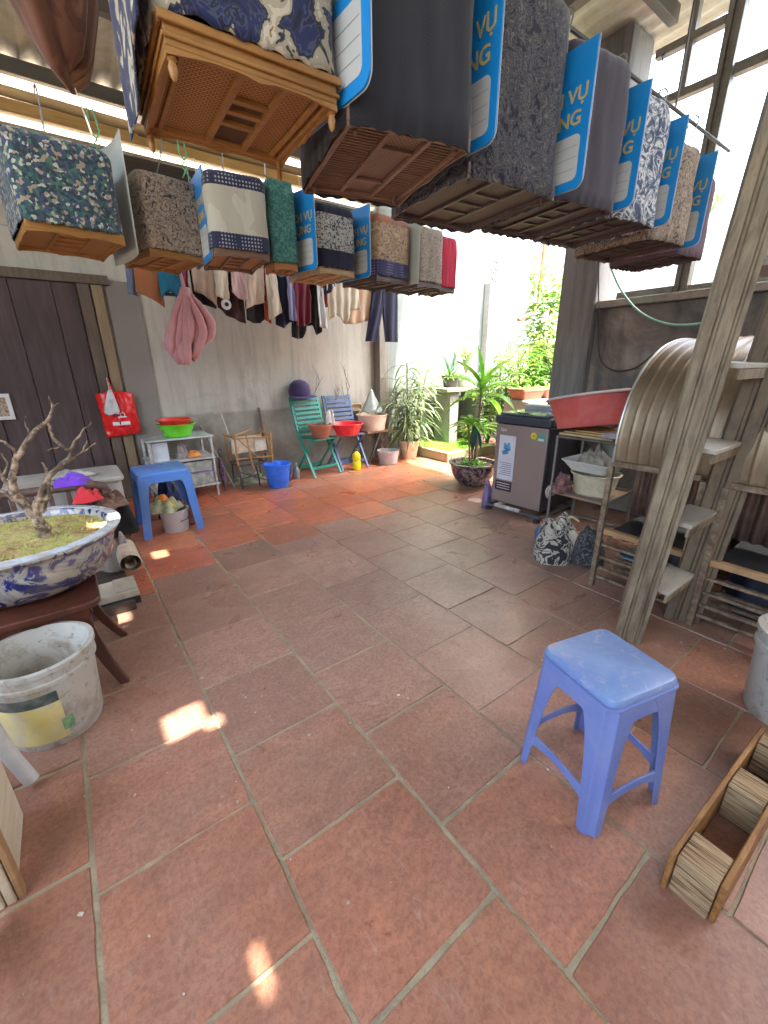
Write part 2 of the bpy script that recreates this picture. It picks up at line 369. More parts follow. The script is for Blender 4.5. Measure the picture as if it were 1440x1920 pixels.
# window frames
wf = thing('window_frame', 'grey steel window frame with tall posts and thin bars above the parapet', 'window', (3.97, 0, 1.8))
fm = M('galvanised steel', (.25, .25, .225), .55, .35, sc=12, dirt=(.17, .15, .11))
for y in (1.5, .25, -1.1):
    f = MB().box(3.92, 4.0, y-.045, y-.012, 1.801, 3.6); f.box(3.92, 4.0, y+.012, y+.045, 1.801, 3.6); f.box(3.94, 3.985, y-.012, y+.012, 1.801, 3.6)
    f.build('jamb', fm, wf, bevel=.004)
MB().box(3.93, 3.99, .30, 1.45, 3.06, 3.12).build('rail', fm, wf, bevel=.004)
for z in (3.06, 3.36):
    MB().box(3.93, 3.99, 1.55, 1.97, z, z+.05).build('rail', fm, wf, bevel=.004)
MB().box(3.935, 3.985, 1.73, 1.76, 3.11, 3.6).build('mullion', fm, wf); MB().box(3.92, 4.0, .30, 1.45, 1.801, 1.84).build('rail', fm, wf)
MB().box(3.92, 4.0, 1.55, 1.97, 1.801, 1.85).build('rail', fm, wf)
def sheetmat(name, col, tr=.5):
    mt, n, l, b = newmat(name); v = coords(n, l)
    c = ramp(n, l, noise(n, l, v, 1.2, 5), [(.3, mul(col, .85)), (.7, col)]); l.new(c, b.inputs['Base Color']); b.inputs['Roughness'].default_value = .5
    tl = n.new('ShaderNodeBsdfTranslucent'); l.new(c, tl.inputs[0]); mx = n.new('ShaderNodeMixShader'); mx.inputs[0].default_value = tr
    l.new(b.outputs[0], mx.inputs[1]); l.new(tl.outputs[0], mx.inputs[2]); l.new(mx.outputs[0], n['Material Output'].inputs[0]); return mt
# ribbed plastic sheets fixed outside the near windows
def ribbed(x, y0, y1, z0, z1, amp=.012, pitch=.07):
    n_ = int((y1-y0)/pitch*6); return MB().grid(lambda u, v_: Vector((x+amp*sin(2*pi*(y0+(y1-y0)*u)/pitch), y0+(y1-y0)*u, z0+(z1-z0)*v_)), n_, 1)
o = ribbed(4.5, -.6, 1.05, 1.2, 3.3).build('plastic_sheet', sheetmat('pink sheet', (.86, .70, .60)), solid=.003); tag(o, 'pinkish ribbed plastic sheet outside the right window, below the blue one', 'sheet')
o = ribbed(4.42, .2, 1.15, 2.5, 3.35).build('plastic_sheet', sheetmat('blue sheet', (.6, .82, .85)), solid=.003); tag(o, 'light blue green ribbed plastic sheet outside the right window', 'sheet')
# neighbour walls beyond
nb = MB().box(7.2, 7.5, -3, 4.2, 0, 3.0)
tag(nb.build('neighbour_wall', plaster('neighbour plaster', (.66, .74, .70), (.5, .55, .5), .5), origin=(7.2, 0, 0)), 'pale mint neighbouring wall seen through the window over the parapet', 'wall')
yb = thing('neighbour_house', 'cream yellow house wall rising above the white garden wall', 'house', (7.2, 5.3, 0))
MB().box(6.35, 8.2, 5.2, 8.2, 2.0, 6.0).build('wall', M('cream paint', (.78, .55, .30), .85, sc=2, dirt=(.6, .40, .22), dirtamt=.3), yb)
MB().box(6.3, 6.48, 5.165, 5.2, 2.9, 6).build('corner_strip', M('white paint', (.8, .8, .76), .8), yb)
pp = MB().tube([(7.0, 4.86, 4.3), (7.02, 4.86, 2.7), (7.0, 4.86, 2.3), (6.86, 4.86, 2.1), (6.5, 4.87, 2.0)], .035, 10)
tag(pp.build('drain_pipe', M('rusty pipe', (.42, .2, .09), .7, dirt=(.25, .1, .05)), smooth=True), 'rusty brown drain pipe bending at the foot of the cream wall', 'pipe')
nh = MB().box(-1, 4.6, 7.6, 7.9, 0, 5.6)
tag(nh.build('back_house_wall', M('back house paint', (.8, .68, .5), .9, sc=1.5, dirt=(.62, .45, .4), dirtamt=.6)), 'pale yellow wall of a house glimpsed over the top of the grey wall', 'wall')

# roof
roof = thing('tin_roof', 'grey green corrugated roof on dark beams over the yard', 'roof', (1, 2, 3.4))
def rz(y): return 3.46+.06*(5-y)
HOLES = []
SUNP = [((-.02, 2.42), .09, .05), ((.15, 1.44), .07, .07), ((.24, 1.37), .03, .03), ((.13, .56), .011, .05), ((.35, 3.22), .045, .07), ((-.45, 3.1), .1, .1), ((.02, 2.28), .03, .03)]
for (hx, hy), sx_, sy_ in SUNP:
    zt = 3.6; t = zt/SUNDIR.z; HOLES.append((hx+SUNDIR.x*t, hy+SUNDIR.y*t, sx_, sy_))
def roofsheet():
    xs = sorted(set([-2.4, 4.36]+[round(-2.4+.038*i, 4) for i in range(178)]+[round(h[0]+s_*h[2], 4) for h in HOLES for s_ in (-1, 1)]))  # sheet extended past the pillar and rearward to hold back direct sun
    ys = sorted(set([-2.9, 4.92]+[round(h[1]+s_*h[3], 4) for h in HOLES for s_ in (-1, 1)]))
    mb = MB(); idx = {}
    for j, y in enumerate(ys):
        for i, x in enumerate(xs): idx[i, j] = len(mb.v); mb.v.append(Vector((x, y, rz(y)+.012*sin(x*2*pi/.152))))
    for j in range(len(ys)-1):
        for i in range(len(xs)-1):
            cx, cy = (xs[i]+xs[i+1])/2, (ys[j]+ys[j+1])/2
            if any(abs(cx-h[0]) < h[2] and abs(cy-h[1]) < h[3] for h in HOLES): continue
            if cx > 4.32 and cy > 2.5: continue
            mb.f.append((idx[i, j], idx[i+1, j], idx[i+1, j+1], idx[i, j+1]))
    return mb
roofsheet().build('sheeting', M('roof sheet', (.46, .47, .42), .7, .1, sc=3, dirt=(.26, .25, .2)), roof, solid=.004)
bmw = M('beam steel', (.13, .14, .13), .6, .2, dirt=(.2, .12, .08))
for y in (4.85, 3.9, 2.9, 1.9, .9, -.1, -1.1, -2.1):
    MB().box(-2.4, 3.98, y-.03, y+.03, rz(y)-.12, rz(y)-.02).build('purlin', bmw, roof, bevel=.003)
for x in (-1.2, 1.05, 3.05):
    b0 = MB(); b0.bar((x, -2.8, rz(-2.8)-.19), (x, 4.98, rz(4.98)-.19), .08, .13); b0.build('rafter', bmw, roof, bevel=.004)
wpl = MB().bar((-2.2, 4.97, 3.19), (3.6, 4.97, 3.19), .08, .09)
tag(wpl.build('wall_plate', wood('yellow timber', (.45, .27, .08), (.62, .42, .17), grain=(1, 14, 14)), bevel=.006), 'yellowish timber beam along the top of the grey wall', 'beam')
db = MB().box(-2.2, 3.5, 4.84, 4.92, 2.86, 3.02)
tag(db.build('dark_beam', wood('dark timber', (.03, .022, .018), (.07, .05, .035), grain=(1, 12, 12)), bevel=.008), 'dark timber beam below the yellow one on the grey wall', 'beam')
# poles the cages hang from
pm = wood('bamboo pole', (.30, .18, .07), (.48, .32, .14), grain=(1, 14, 14))
tag(MB().tube([(-2.3, 3.0, 2.52), (1, 3.02, 2.50), (3.6, 2.98, 2.52)], .022, 10).build('hanging_pole', pm), 'long horizontal pole carrying the far row of bird cages', 'pole')
tag(MB().tube([(-2.3, 1.36, 2.62), (1, 1.38, 2.60), (3.9, 1.36, 2.62)], .009, 8).build('hanging_pole', M('dark pole', (.07, .07, .065), .6, .3)), 'long horizontal pole carrying the near row of bird cages', 'pole')
for pob, nm, py_, zt in ((0, 'far', 3.0, 2.53), (1, 'near', 1.37, 2.63)):
    for k, x in enumerate((-1.2, 1.05, 3.05)):
        tag(MB().tube([(x, py_, zt), (x, py_, rz(py_)-.12)], .006, 6).build('hanger_rod', M('wire', (.12, .12, .12), .5, .6)),
            'thin steel rod holding up the %s cage pole, %s of its three' % (nm, ('leftmost', 'middle', 'rightmost')[k]), 'rod', 'rods that hold the cage poles')

# door
dr = thing('plank_door', 'dark brown plank door set in the grey wall at left', 'door', (-.5, 4.95, 0))
pk = wood('dark planks', (.055, .034, .034), (.12, .08, .075), .7, grain=(12, 12, 1), sc=2)
x = -1.9; k = 0
dd = MB()
while x < .28:
    w_ = .29; dd.box(x, min(x+w_-.006, .3), 4.955, 4.985, .02, 2.0); x += w_
dd.build('panel', pk, dr, bevel=.004)
fr = wood('door frame wood', (.09, .065, .045), (.19, .14, .10), grain=(12, 12, 1))
MB().box(-2.0, .56, 4.93, 4.996, 2.003, 2.08).build('lintel', fr, dr, bevel=.004)
MB().box(.31, .40, 4.93, 4.996, 0, 2.0).build('frame', fr, dr, bevel=.004)
MB().box(.415, .50, 4.94, 4.996, 0, 2.0).build('frame', wood('door edge', (.22, .15, .08), (.4, .3, .17), grain=(12, 12, 1)), dr, bevel=.003)
MB().box(.53, .80, 4.975, 4.998, 0, 2.05).build('side_board', plaster('brown stain', (.26, .23, .20), (.2, .17, .14), .5), dr)
pf = thing('picture_frame', 'small white framed picture on the plank door at the left edge', 'picture', (-.45, 4.94, .98))
q0, q1 = P(-40, 740, y=4.93), P(30, 786, y=4.93)
f = MB(); t_ = .03
f.box(q0.x, q1.x, 4.92, 4.95, q1.z, q1.z+t_); f.box(q0.x, q1.x, 4.92, 4.95, q0.z-t_, q0.z); f.box(q0.x, q0.x+t_, 4.92, 4.95, q1.z+t_, q0.z-t_); f.box(q1.x-t_, q1.x, 4.92, 4.95, q1.z+t_, q0.z-t_)
f.build('frame', M('white frame', (.75, .74, .7), .5), pf, bevel=.003)
MB().box(q0.x+t_, q1.x-t_, 4.935, 4.949, q1.z+t_, q0.z-t_).build('picture', fabric('picture print', [(0, (.35, .25, .17)), (.45, (.55, .45, .33)), (.6, (.15, .1, .08))], 14), pf)
# ------------------------------------------------------------------ bird cages under cloth covers
gold = wood('golden cage wood', (.30, .135, .03), (.46, .235, .065), .45, grain=(1, 9, 9), sc=4)
brown = wood('brown cage wood', (.16, .085, .05), (.30, .18, .12), .5, grain=(1, 9, 9), sc=4)
dkwood = wood('dark cage wood', (.075, .055, .05), (.17, .12, .11), .5, grain=(1, 9, 9), sc=4)
pale = wood('pale cage wood', (.5, .33, .16), (.68, .5, .3), .5, grain=(1, 9, 9), sc=4)
steel = M('wire steel', (.3, .29, .27), .4, .8)
def wovenmat(name, c1, c2):
    mt, n, l, b = newmat(name); v = coords(n, l)
    t = n.new('ShaderNodeTexBrick'); t.inputs['Scale'].default_value = 60; t.inputs['Mortar Size'].default_value = .1
    t.inputs['Brick Width'].default_value = .9; t.inputs['Row Height'].default_value = .5
    l.new(v, t.inputs['Vector']); c = mixc(n, l, t.outputs['Fac'], c1, c2)
    c = mixc(n, l, ramp(n, l, noise(n, l, v, 9, 5), [(.35, (0, 0, 0)), (.7, (.4,)*3)]), c, mul(c1, .6))
    l.new(c, b.inputs['Base Color']); b.inputs['Roughness'].default_value = .6; addbump(n, l, b, t.outputs['Fac'], -.5, .003); return mt
woven = wovenmat('woven cane', (.50, .25, .07), (.16, .07, .02))
ROT = {1: -3, 2: -13, 3: -6, 4: -9, 5: -6, 6: -9, 7: -5, 20: 7, 21: 10, 22: -7, 23: 3, 24: 8, 25: 3, 26: 2, 40: -4}
def cage(label, x0, x1, y0, y1, z, h, wd, cover, group, pole_y, pole_z, detail=0, taper=.93, hook=steel, under=None, seed=1, hem=0):
    """z is the underside of the base rim; cover drapes from z+.05 to z+h"""
    rnd = random.Random(seed)
    cx, cy = (x0+x1)/2, (y0+y1)/2; W, D = x1-x0, y1-y0
    t = thing('bird_cage', label, 'bird cage', (cx, cy, z), group)
    e = .022 if detail else .016; hh = .055 if detail else .035
    b = MB()
    b.box(x0, x1, y0, y0+e, z, z+hh); b.box(x0, x1, y1-e, y1, z, z+hh); b.box(x0, x0+e, y0+e, y1-e, z, z+hh); b.box(x1-e, x1, y0+e, y1-e, z, z+hh)
    if detail and not hem:   # stepped moulding
        for s_, za, zb in ((.010, z+.035, z+.052), (.006, z+.012, z+.02)):
            b.box(x0-s_, x1+s_, y0-s_, y0-.0005, za, zb); b.box(x0-s_, x1+s_, y1+.0005, y1+s_, za, zb); b.box(x0-s_, x0-.0005, y0, y1, za, zb); b.box(x1+.0005, x1+s_, y0, y1, za, zb)
    base = b.build('base', wd, t, bevel=.003)
    # scalloped apron on the four sides
    ap = MB()
    def apron(o, U, L, dep):
        n_ = 24; dr = .014 if detail == 1 else .012; pts = [(0, 0)]
        for k in range(n_+1):
            u = k/n_; c_ = abs(u-.5)*2
            pts.append((u*L, -dr*(.25+.75*max(0, c_-.55)/.45 + .5*max(0, 1-c_*5))))
        pts.append((L, 0)); ap.prism(pts, o, U, (0, 0, 1), dep)
    apron((x0, y0+.001, z), (1, 0, 0), W, (0, .006, 0)); apron((x0, y1-.007, z), (1, 0, 0), W, (0, .006, 0))
    apron((x0+.001, y0+.008, z), (0, 1, 0), D-.016, (.006, 0, 0)); apron((x1-.007, y0+.008, z), (0, 1, 0), D-.016, (.006, 0, 0))
    ap.build('apron', wd, base)
    pz = z+.014
    MB().box(x0+e, x1-e, y0+e, y1-e, pz, pz+.006).build('floor_panel', under or woven, base)
    s = MB()
    if detail == 1:
        xa, xb = x0+W*.40, x0+W*.66
        s.box(xa, xa+.014, y0+e, y1-e, pz-.012, pz-.001); s.box(xb, xb+.014, y0+e, y1-e, pz-.012, pz-.001)
        for f in (.06, .34, .48, .64, .94): s.box(xa+.015, xb-.001, y0+D*f-.009, y0+D*f+.009, pz-.010, pz-.001)
        for s0 in (x0+e+.012, x1-e-.024): s.box(s0, s0+.01, y0+e, y1-e, pz-.01, pz-.001)
    elif detail == 2:
        for xx in (x0+W*.36, x0+W*.68): s.box(xx-.007, xx+.007, y0+e, y1-e, pz-.012, pz-.001)
        for f in (.25, .72): s.box(x0+W*.36+.008, x0+W*.68-.008, y0+D*f-.008, y0+D*f+.008, pz-.01, pz-.001)
        k = y0+e+.01
        while k < y1-e: s.box(x0+e, x0+W*.36-.009, k, k+.006, pz-.006, pz-.001); s.box(x0+W*.68+.009, x1-e, k, k+.006, pz-.006, pz-.001); k += .016
    else:
        for f in (.33, .67): s.box(x0+W*f-.006, x0+W*f+.006, y0+e, y1-e, pz-.01, pz-.001)
        for f in (.3, .5, .7): s.box(x0+W*.33+.007, x0+W*.67-.007, y0+D*f-.006, y0+D*f+.006, pz-.008, pz-.001)
    s.build('cross_slats', wd, base)
    if detail == 1:
        MB().box(xa+.016, xb-.002, y0+D*.36, y0+D*.93, pz-.0006, pz+.0005).build('tray_opening', M('cage inside', (.10, .05, .025), .8), base)
    li = .035 if hem else .012
    for lx in (x0+li, x1-li):
        for ly in (y0+li, y1-li):
            r = .010 if detail == 1 else .007; L = .065 if detail == 1 else .028
            MB().lathe((lx, ly, z-L+.012), [(r*.25, 0), (r*.75, L*.12), (r, L*.35), (r*.65, L*.5), (r*1.1, L*.56), (r*.7, L*.62), (r*1.05, L*.8), (r, L*.98)], 12).build('leg', wd, base)
    # cloth cover
    n_ = 96; rings = []
    levels = [0, .03, .12, .25, .4, .55, .7, .82, .9, .95, .985, 1.0]
    for k, f in enumerate(levels):
        zz = z+(hh-.004)*(1-hem)-.010*hem+(h-(hh-.01)*(1-hem))*f; s_ = 1+(taper-1)*f
        if f > .9: s_ *= 1-((f-.9)/.1)**2*.10
        if f == 1.0: s_ *= .5
        ring = []
        for i in range(n_):
            a = 2*pi*(i+.5)/n_; ex = 9
            cx_, sy_ = cos(a), sin(a); q = (abs(cx_)**ex+abs(sy_)**ex)**(-1/ex)
            wv = .011*mnoise.noise(Vector((cx_*3+seed, sy_*3, f*2.5)))+.006*mnoise.noise(Vector((cx_*8, sy_*8+seed, f*7)))
            hem = .004*sin(i*1.7+seed)+.006*mnoise.noise(Vector((cx_*3, sy_*3+seed, 5))) if f == 0 else 0
            ring.append(Vector((cx+(W/2+.012)*s_*cx_*q*(1+wv*3), cy+(D/2+.012)*s_*sy_*q*(1+wv*3), zz+hem)))
        rings.append(ring)
    cv = MB(); cv.loft(rings, caps=False); cv.f.append(tuple(len(cv.v)-n_+k for k in range(n_)))
    cv.build('cloth_cover', cover, t, solid=.004, ang=70)
    # hook up to the pole
    ht = pole_z+.02; z1 = z+h-.01
    pts = [(cx, cy, z1)]+[(cx, cy+(pole_y-cy)*.9, z1+(ht-z1)*.5)] + [(cx, pole_y+.03*cos(a), ht+.03*sin(a)-.005) for a in [pi*1.1-pi*1.35*k/8 for k in range(9)]]
    MB().tube(pts, .004, 6).build('hook', hook, t)
    t.rotation_euler.z = radians(ROT.get(seed, 0))
    return t
# cloths
C_navyfloral = fabric('navy cream floral', [(0, (.008, .010, .03)), (.38, (.012, .02, .085)), (.45, (.05, .06, .11)), (.475, (.010, .014, .05)), (.51, (.06, .065, .045)), (.53, (.42, .37, .26)), (.60, (.60, .54, .40)), (.67, (.34, .20, .05)), (.70, (.03, .04, .10))], 9, 'noise', 1.3)
C_black = fabric('black checked', [(0, (.006, .007, .010)), (1, (.022, .024, .032))], 60, 'check')
C_paisleyB = fabric('blue grey paisley', [(0, (.012, .015, .035)), (.42, (.10, .105, .12)), (.46, (.02, .03, .06)), (.50, (.15, .145, .13)), (.54, (.02, .028, .055)), (.60, (.17, .165, .14))], 18, 'noise', 3)
C_grey = fabric('grey check', [(0, (.035, .035, .055)), (1, (.07, .065, .09))], 50, 'check')
C_bluewhite = fabric('blue white leaves', [(0, (.05, .08, .16)), (.45, (.22, .28, .36)), (.52, (.7, .72, .7)), (.6, (.1, .15, .22))], 14, 'noise', 2.2)
C_tan = fabric('tan paisley', [(0, (.09, .07, .06)), (.42, (.35, .27, .2)), (.50, (.12, .1, .08)), (.55, (.42, .33, .24))], 22, 'noise', 3)
C_teal = fabric('teal flower patchwork', [(0, (.02, .045, .06)), (.25, (.03, .09, .10)), (.45, (.06, .07, .12)), (.6, (.06, .15, .11)), (.72, (.32, .27, .19)), (.84, (.45, .45, .38)), (.93, (.05, .06, .16))], 78, 'cells', 1.0)
C_paisley = fabric('beige black paisley', [(0, (.03, .028, .03)), (.40, (.30, .23, .16)), (.455, (.04, .04, .05)), (.49, (.42, .33, .24)), (.56, (.34, .26, .18)), (.585, (.03, .03, .04)), (.61, (.45, .36, .26))], 17, 'noise', 3.4)
C_cream = fabric('cream with navy bands', [(0, (.50, .47, .37)), (.5, (.58, .55, .44))], 3, 'noise', .5, bands=[(0, .22, (.02, .025, .06), (.35, .35, .38)), (.80, 1.01, (.02, .025, .06), (.35, .35, .38))])
C_tealplain = fabric('teal mottled', [(0, (.03, .13, .11)), (.45, (.05, .19, .16)), (.55, (.10, .27, .22))], 40, 'noise', 1.5)
C_bwfloral = fabric('white black floral', [(0, (.05, .05, .06)), (.44, (.25, .25, .23)), (.49, (.55, .54, .48)), (.6, (.3, .31, .28))], 30, 'noise', 2.4, bands=[(0, .30, (.010, .012, .035), (.012, .015, .04)), (.84, 1.01, (.010, .012, .03), (.012, .015, .04))])
C_orange = fabric('orange beige print', [(0, (.16, .13, .16)), (.43, (.45, .30, .16)), (.55, (.56, .42, .26))], 34, 'noise', 2, bands=[(0, .27, (.05, .05, .14), (.30, .28, .36)), (.86, 1.01, (.40, .16, .07), (.06, .10, .28))])
C_small = fabric('small beige paisley', [(0, (.18, .15, .12)), (.46, (.45, .38, .29)), (.56, (.3, .25, .2))], 45, 'noise', 2)
C_red = M('red cloth', (.55, .03, .07), .85, bsc=200)
G2 = 'cloth covered cages hung in the near row'; G1 = 'cloth covered cages hung in the far row'
near = [
 ('golden cane cage under a navy and cream floral cloth, nearest of the near row', .33, .728, 1.16, 1.56, 1.925, .66, gold, C_navyfloral, 1, None),
 ('brown slatted cage under a black checked cloth, hung in the near row', .80, 1.185, 1.105, 1.60, 1.905, .66, brown, C_black, 2, 'b'),
 ('dark cage under a blue grey paisley cloth, third in the near row', 1.275, 1.715, 1.17, 1.66, 1.905, .56, dkwood, C_paisleyB, 0, 'd'),
 ('dark cage under a fine grey checked cloth, fourth in the near row', 1.80, 2.15, 1.16, 1.62, 1.93, .50, dkwood, C_grey, 0, 'd'),
 ('dark cage under a blue and white leafy cloth, fifth in the near row', 2.25, 2.60, 1.18, 1.64, 1.95, .48, dkwood, C_bluewhite, 0, 'd'),
 ('dark cage under a tan paisley cloth, last before the window in the near row', 2.71, 3.05, 1.2, 1.66, 1.93, .44, dkwood, C_tan, 0, 'd'),
 ('dark cage with faded plum cloth at the far end of the near row', 3.16, 3.46, 1.24, 1.66, 1.92, .42, dkwood, M('plum cloth', (.14, .10, .13), .9), 0, 'd')]
UN = {'b': wovenmat('brown slats', (.32, .21, .15), (.12, .07, .05)), 'd': wovenmat('dark slats', (.15, .12, .12), (.06, .05, .05)), 'g': wovenmat('golden panel', (.5, .27, .09), (.34, .16, .05))}
for i, (lb, x0, x1, y0, y1, z, h, wd, cv, dt, un) in enumerate(near):
    cage(lb, x0, x1, y0, y1, z, h, wd, cv, G2, 1.37, 2.61, dt, taper=.98, under=UN.get(un), seed=i+1, hem=0 if i == 0 else 1)
far = [
 ('golden cage under a teal flower patchwork cloth, first in the far row', .0, .40, 2.76, 3.24, 1.90, .38, gold, C_teal, 'g'),
 ('golden cage under a beige and black paisley cloth, beside the blank board', .53, .85, 2.98, 3.42, 1.90, .40, gold, C_paisley, 'g'),
 ('brown cage under a cream cloth with two dotted navy bands in the far row', .89, 1.20, 2.72, 3.16, 1.90, .40, brown, C_cream, 'g'),
 ('pale wood cage under a white and black floral cloth with black bands', 1.57, 1.86, 2.84, 3.28, 1.90, .40, pale, C_bwfloral, 'g'),
 ('dark cage under an orange printed cloth with patterned bands in the far row', 2.03, 2.38, 2.86, 3.26, 1.90, .42, dkwood, C_orange, 'd'),
 ('dark cage under a small patterned beige cloth beside the red one', 2.46, 2.74, 2.86, 3.26, 1.90, .41, dkwood, C_small, 'd'),
 ('dark cage under a plain red cloth at the far end of the far row', 2.80, 2.98, 2.94, 3.22, 1.90, .40, dkwood, C_red, 'd')]
for i, (lb, x0, x1, y0, y1, z, h, wd, cv, un) in enumerate(far):
    cage(lb, x0, x1, y0, y1, z, h, wd, cv, G1, 3.0, 2.51, 0, taper=1.0, under=UN[un], seed=i+20)
cage('narrow cage with orange base under a mottled teal cloth', 1.225, 1.375, 2.74, 2.92, 1.87, .46, wood('orange cage wood', (.38, .15, .05), (.55, .27, .1), .5), C_tealplain, G1, 3.0, 2.51, 0, taper=.9, under=UN['g'], seed=40)
# brown cloth slung over a cage at the top left corner
bc = thing('bird_cage', 'brown cloth hanging in folds to a point over a cage in the top left corner', 'bird cage', (.24, 1.88, 2.2), G2)
def bag(u, v):
    a = 2*pi*u; r = .185*(1-v)**.5*(1+.12*sin(5*a)*(.3+v)+.06*sin(9*a+2)+.02*sin(v*22)); z_ = 2.72-.58*v-.05*max(0, sin(2*a+.6))*v
    return Vector((.20+r*cos(a)*1.0+.02*v, 1.88+r*sin(a)*.9, z_))
b_ = MB(); b_.grid(bag, 48, 14)
b_.build('cloth_cover', fabric('brown cloth', [(0, (.10, .035, .015)), (.45, (.14, .05, .022)), (.6, (.20, .08, .025))], 3, 'noise', .6), bc, solid=.006, ang=80)
MB().tube([(.22, 1.88, 2.15), (.235, 1.88, 2.08), (.25, 1.88, 2.0)], .0025, 5).build('string', M('string', (.6, .55, .45), .8), bc)
MB().tube([(.20, 1.88, 2.7), (.20, 1.80, 2.95), (.20, 1.9, 3.52)], .004, 6).build('hook', steel, bc)
fl0 = [o for o in COL.objects if o.get('label', '').startswith('golden cane cage')][0]
MB().grid(lambda u, v: Vector((.300-.010*sin(5*u+1)*(1-v)-.008*(1-v), 1.14+.44*u, 1.945-.05*u+.4*v+.01*sin(9*u)*(1-v))), 24, 8).build('cover_flap', C_navyfloral, fl0, solid=.004, ang=80)
# ------------------------------------------------------------------ blue boards
blue = M('board blue', (.012, .26, .66), .35, var=.06, bump=0)
whitep = M('board white', (.55, .56, .53), .45, var=.05, bump=0)
gldtx = M('board gold lettering', (.62, .46, .16), .5, var=.05, bump=0)
redm = M('board red', (.65, .05, .07), .5, bump=0)
wtx = M('board white lettering', (.85, .85, .85), .5, var=.03, bump=0)
linem = M('ruled line', (.35, .33, .28), .7, bump=0)
GS = 'blue service boards hung beside the cages'
def board(label):
    W_, H_ = .42, .44      # local frame: far edge at +y, near edge at 0; faces -x
    t = thing('service_board', label, 'sign', (0, 0, 0), GS)
    # U runs from far (left when read) to near: origin at far bottom
    O = Vector((0, W_, 0)); U = Vector((0, -1, 0)); V = Vector((0, 0, 1))
    MB().prism(rrect(W_, H_, .035, corners=(0, 1, 1, 1)), O, U, V, (.006, 0, 0)).build('board', blue, t, smooth=False)
    MB().prism(rrect(W_+.004, H_+.004, .036, corners=(0, 1, 1, 1), x0=-.002, y0=-.002), O+Vector((.0065, 0, 0)), U, V, (.0015, 0, 0)).build('backing', whitep, t, smooth=False)
    MB().prism(rrect(W_-.056, .145, .02, x0=.028, y0=.03), O+Vector((-.0012, 0, 0)), U, V, (.001, 0, 0)).build('writing_panel', whitep, t, smooth=False)
    l_ = MB()
    for k in (1, 2, 3): l_.prism([(.035, .03+.036*k), (W_-.035, .03+.036*k), (W_-.035, .032+.036*k), (.035, .032+.036*k)], O+Vector((-.002, 0, 0)), U, V, (.0007, 0, 0))
    l_.build('ruled_lines', linem, t, smooth=False)
    textmesh('C\u1ea4P D\u1ecaCH V\u1ee4', .062, gldtx, t, O+U*(W_/2)+V*.275+Vector((-.0015, 0, 0)), U, V, bold=.001, sx=.98)
    textmesh('GIA D\u1ee4NG', .062, gldtx, t, O+U*(W_*.55)+V*.205+Vector((-.0015, 0, 0)), U, V, bold=.001, sx=1.02)
    textmesh('S', .085, wtx, t, O+U*(W_*.40)+V*.355+Vector((-.0015, 0, 0)), U, V, bold=.004, name='logo')
    lg = MB(); lg.prism([(W_*.47+.030*cos(radians(a)), .385+.030*sin(radians(a))) for a in range(40, 330, 15)]+[(W_*.47+.016*cos(radians(a)), .385+.016*sin(radians(a))) for a in range(325, 35, -15)], O+Vector((-.0018, 0, 0)), U, V, (.001, 0, 0))
    lg.build('logo', redm, t, smooth=False)
    MB().tube([(.003, W_*.75, H_-.01), (.003, W_*.75, H_+.07)], .0025, 5).build('string', M('string', (.6, .55, .45), .8), t)
    MB().tube([(.003, W_*.3, H_-.01), (.003, W_*.3, H_+.07)], .0025, 5).build('string', M('string', (.6, .55, .45), .8), t)
    return t
proto = None
bl = [
 ('blue and white service board between the floral cage and the black cage', .745, 1.045, 1.935, 2),
 ('blue service board between the black cage and the blue grey paisley cage', 1.235, 1.075, 1.95, 0),
 ('blue service board between the third and fourth cages of the near row', 1.75, 1.08, 1.935, -1),
 ('blue service board between the fourth and fifth cages of the near row', 2.2, 1.10, 1.955, 1),
 ('blue service board between the fifth and sixth cages of the near row', 2.65, 1.125, 1.965, -1),
 ('blue service board past the sixth cage, rightmost of the near row', 3.1, 1.135, 1.93, 1),
 ('narrow looking blue service board at the edge of the cream banded cage cover', .86, 2.80, 1.89, -3),
 ('blue service board facing out beside the teal cage cover in the far row', 1.47, 2.67, 1.88, 13),
 ('blue service board between the white floral cage and the orange printed cage', 1.96, 2.78, 1.90, 8)]
for i, (lb, x, y, z, a) in enumerate(bl):
    if i == 0: proto = o = board(lb)
    else: o = copy_tree(proto); o['label'] = lb
    o.location = (x, y, z); o.rotation_euler = (0, 0, radians(a))
# blank board backs
def blank(label, x, y0, y1, z0, z1, bend):
    g = MB(); g.grid(lambda u, v: Vector((x+bend*sin(pi*u)+.012*v+bend*3.2*(1-u), y0+(y1-y0)*u, z0+(z1-z0)*v+.02*(u-.5)*v)), 8, 8)
    tag(g.build('blank_board', M('foam board', (.50, .52, .46), .6, var=.06), solid=.004, origin=(x, (y0+y1)/2, z0)), label, 'board')
blank('blank white foam board, slightly bent, between the teal and paisley cages', .425, 2.84, 3.25, 1.87, 2.42, .02)
blank('blank white board at the left of the small beige cage cover', 2.42, 2.80, 3.1, 1.9, 2.33, .005)
# green cord loops tied on the far pole
gm = M('green cord', (.12, .42, .22), .6)
for k, (px, lb) in enumerate(((178, 'green cord looped on the far pole over the blank board'), (345, 'pale green cord looped on the far pole by the paisley cage'))):
    x = P(px, 260 if k == 0 else 330, y=3.0).x
    c = MB()
    for s_ in (-1, 1): c.tube([(x+s_*.012, 2.985, 2.52), (x+s_*.02, 2.96, 2.42), (x-s_*.014, 2.96, 2.36), (x+s_*.022, 2.95, 2.30)], .004, 5)
    tag(c.build('cord', gm), lb, 'cord')

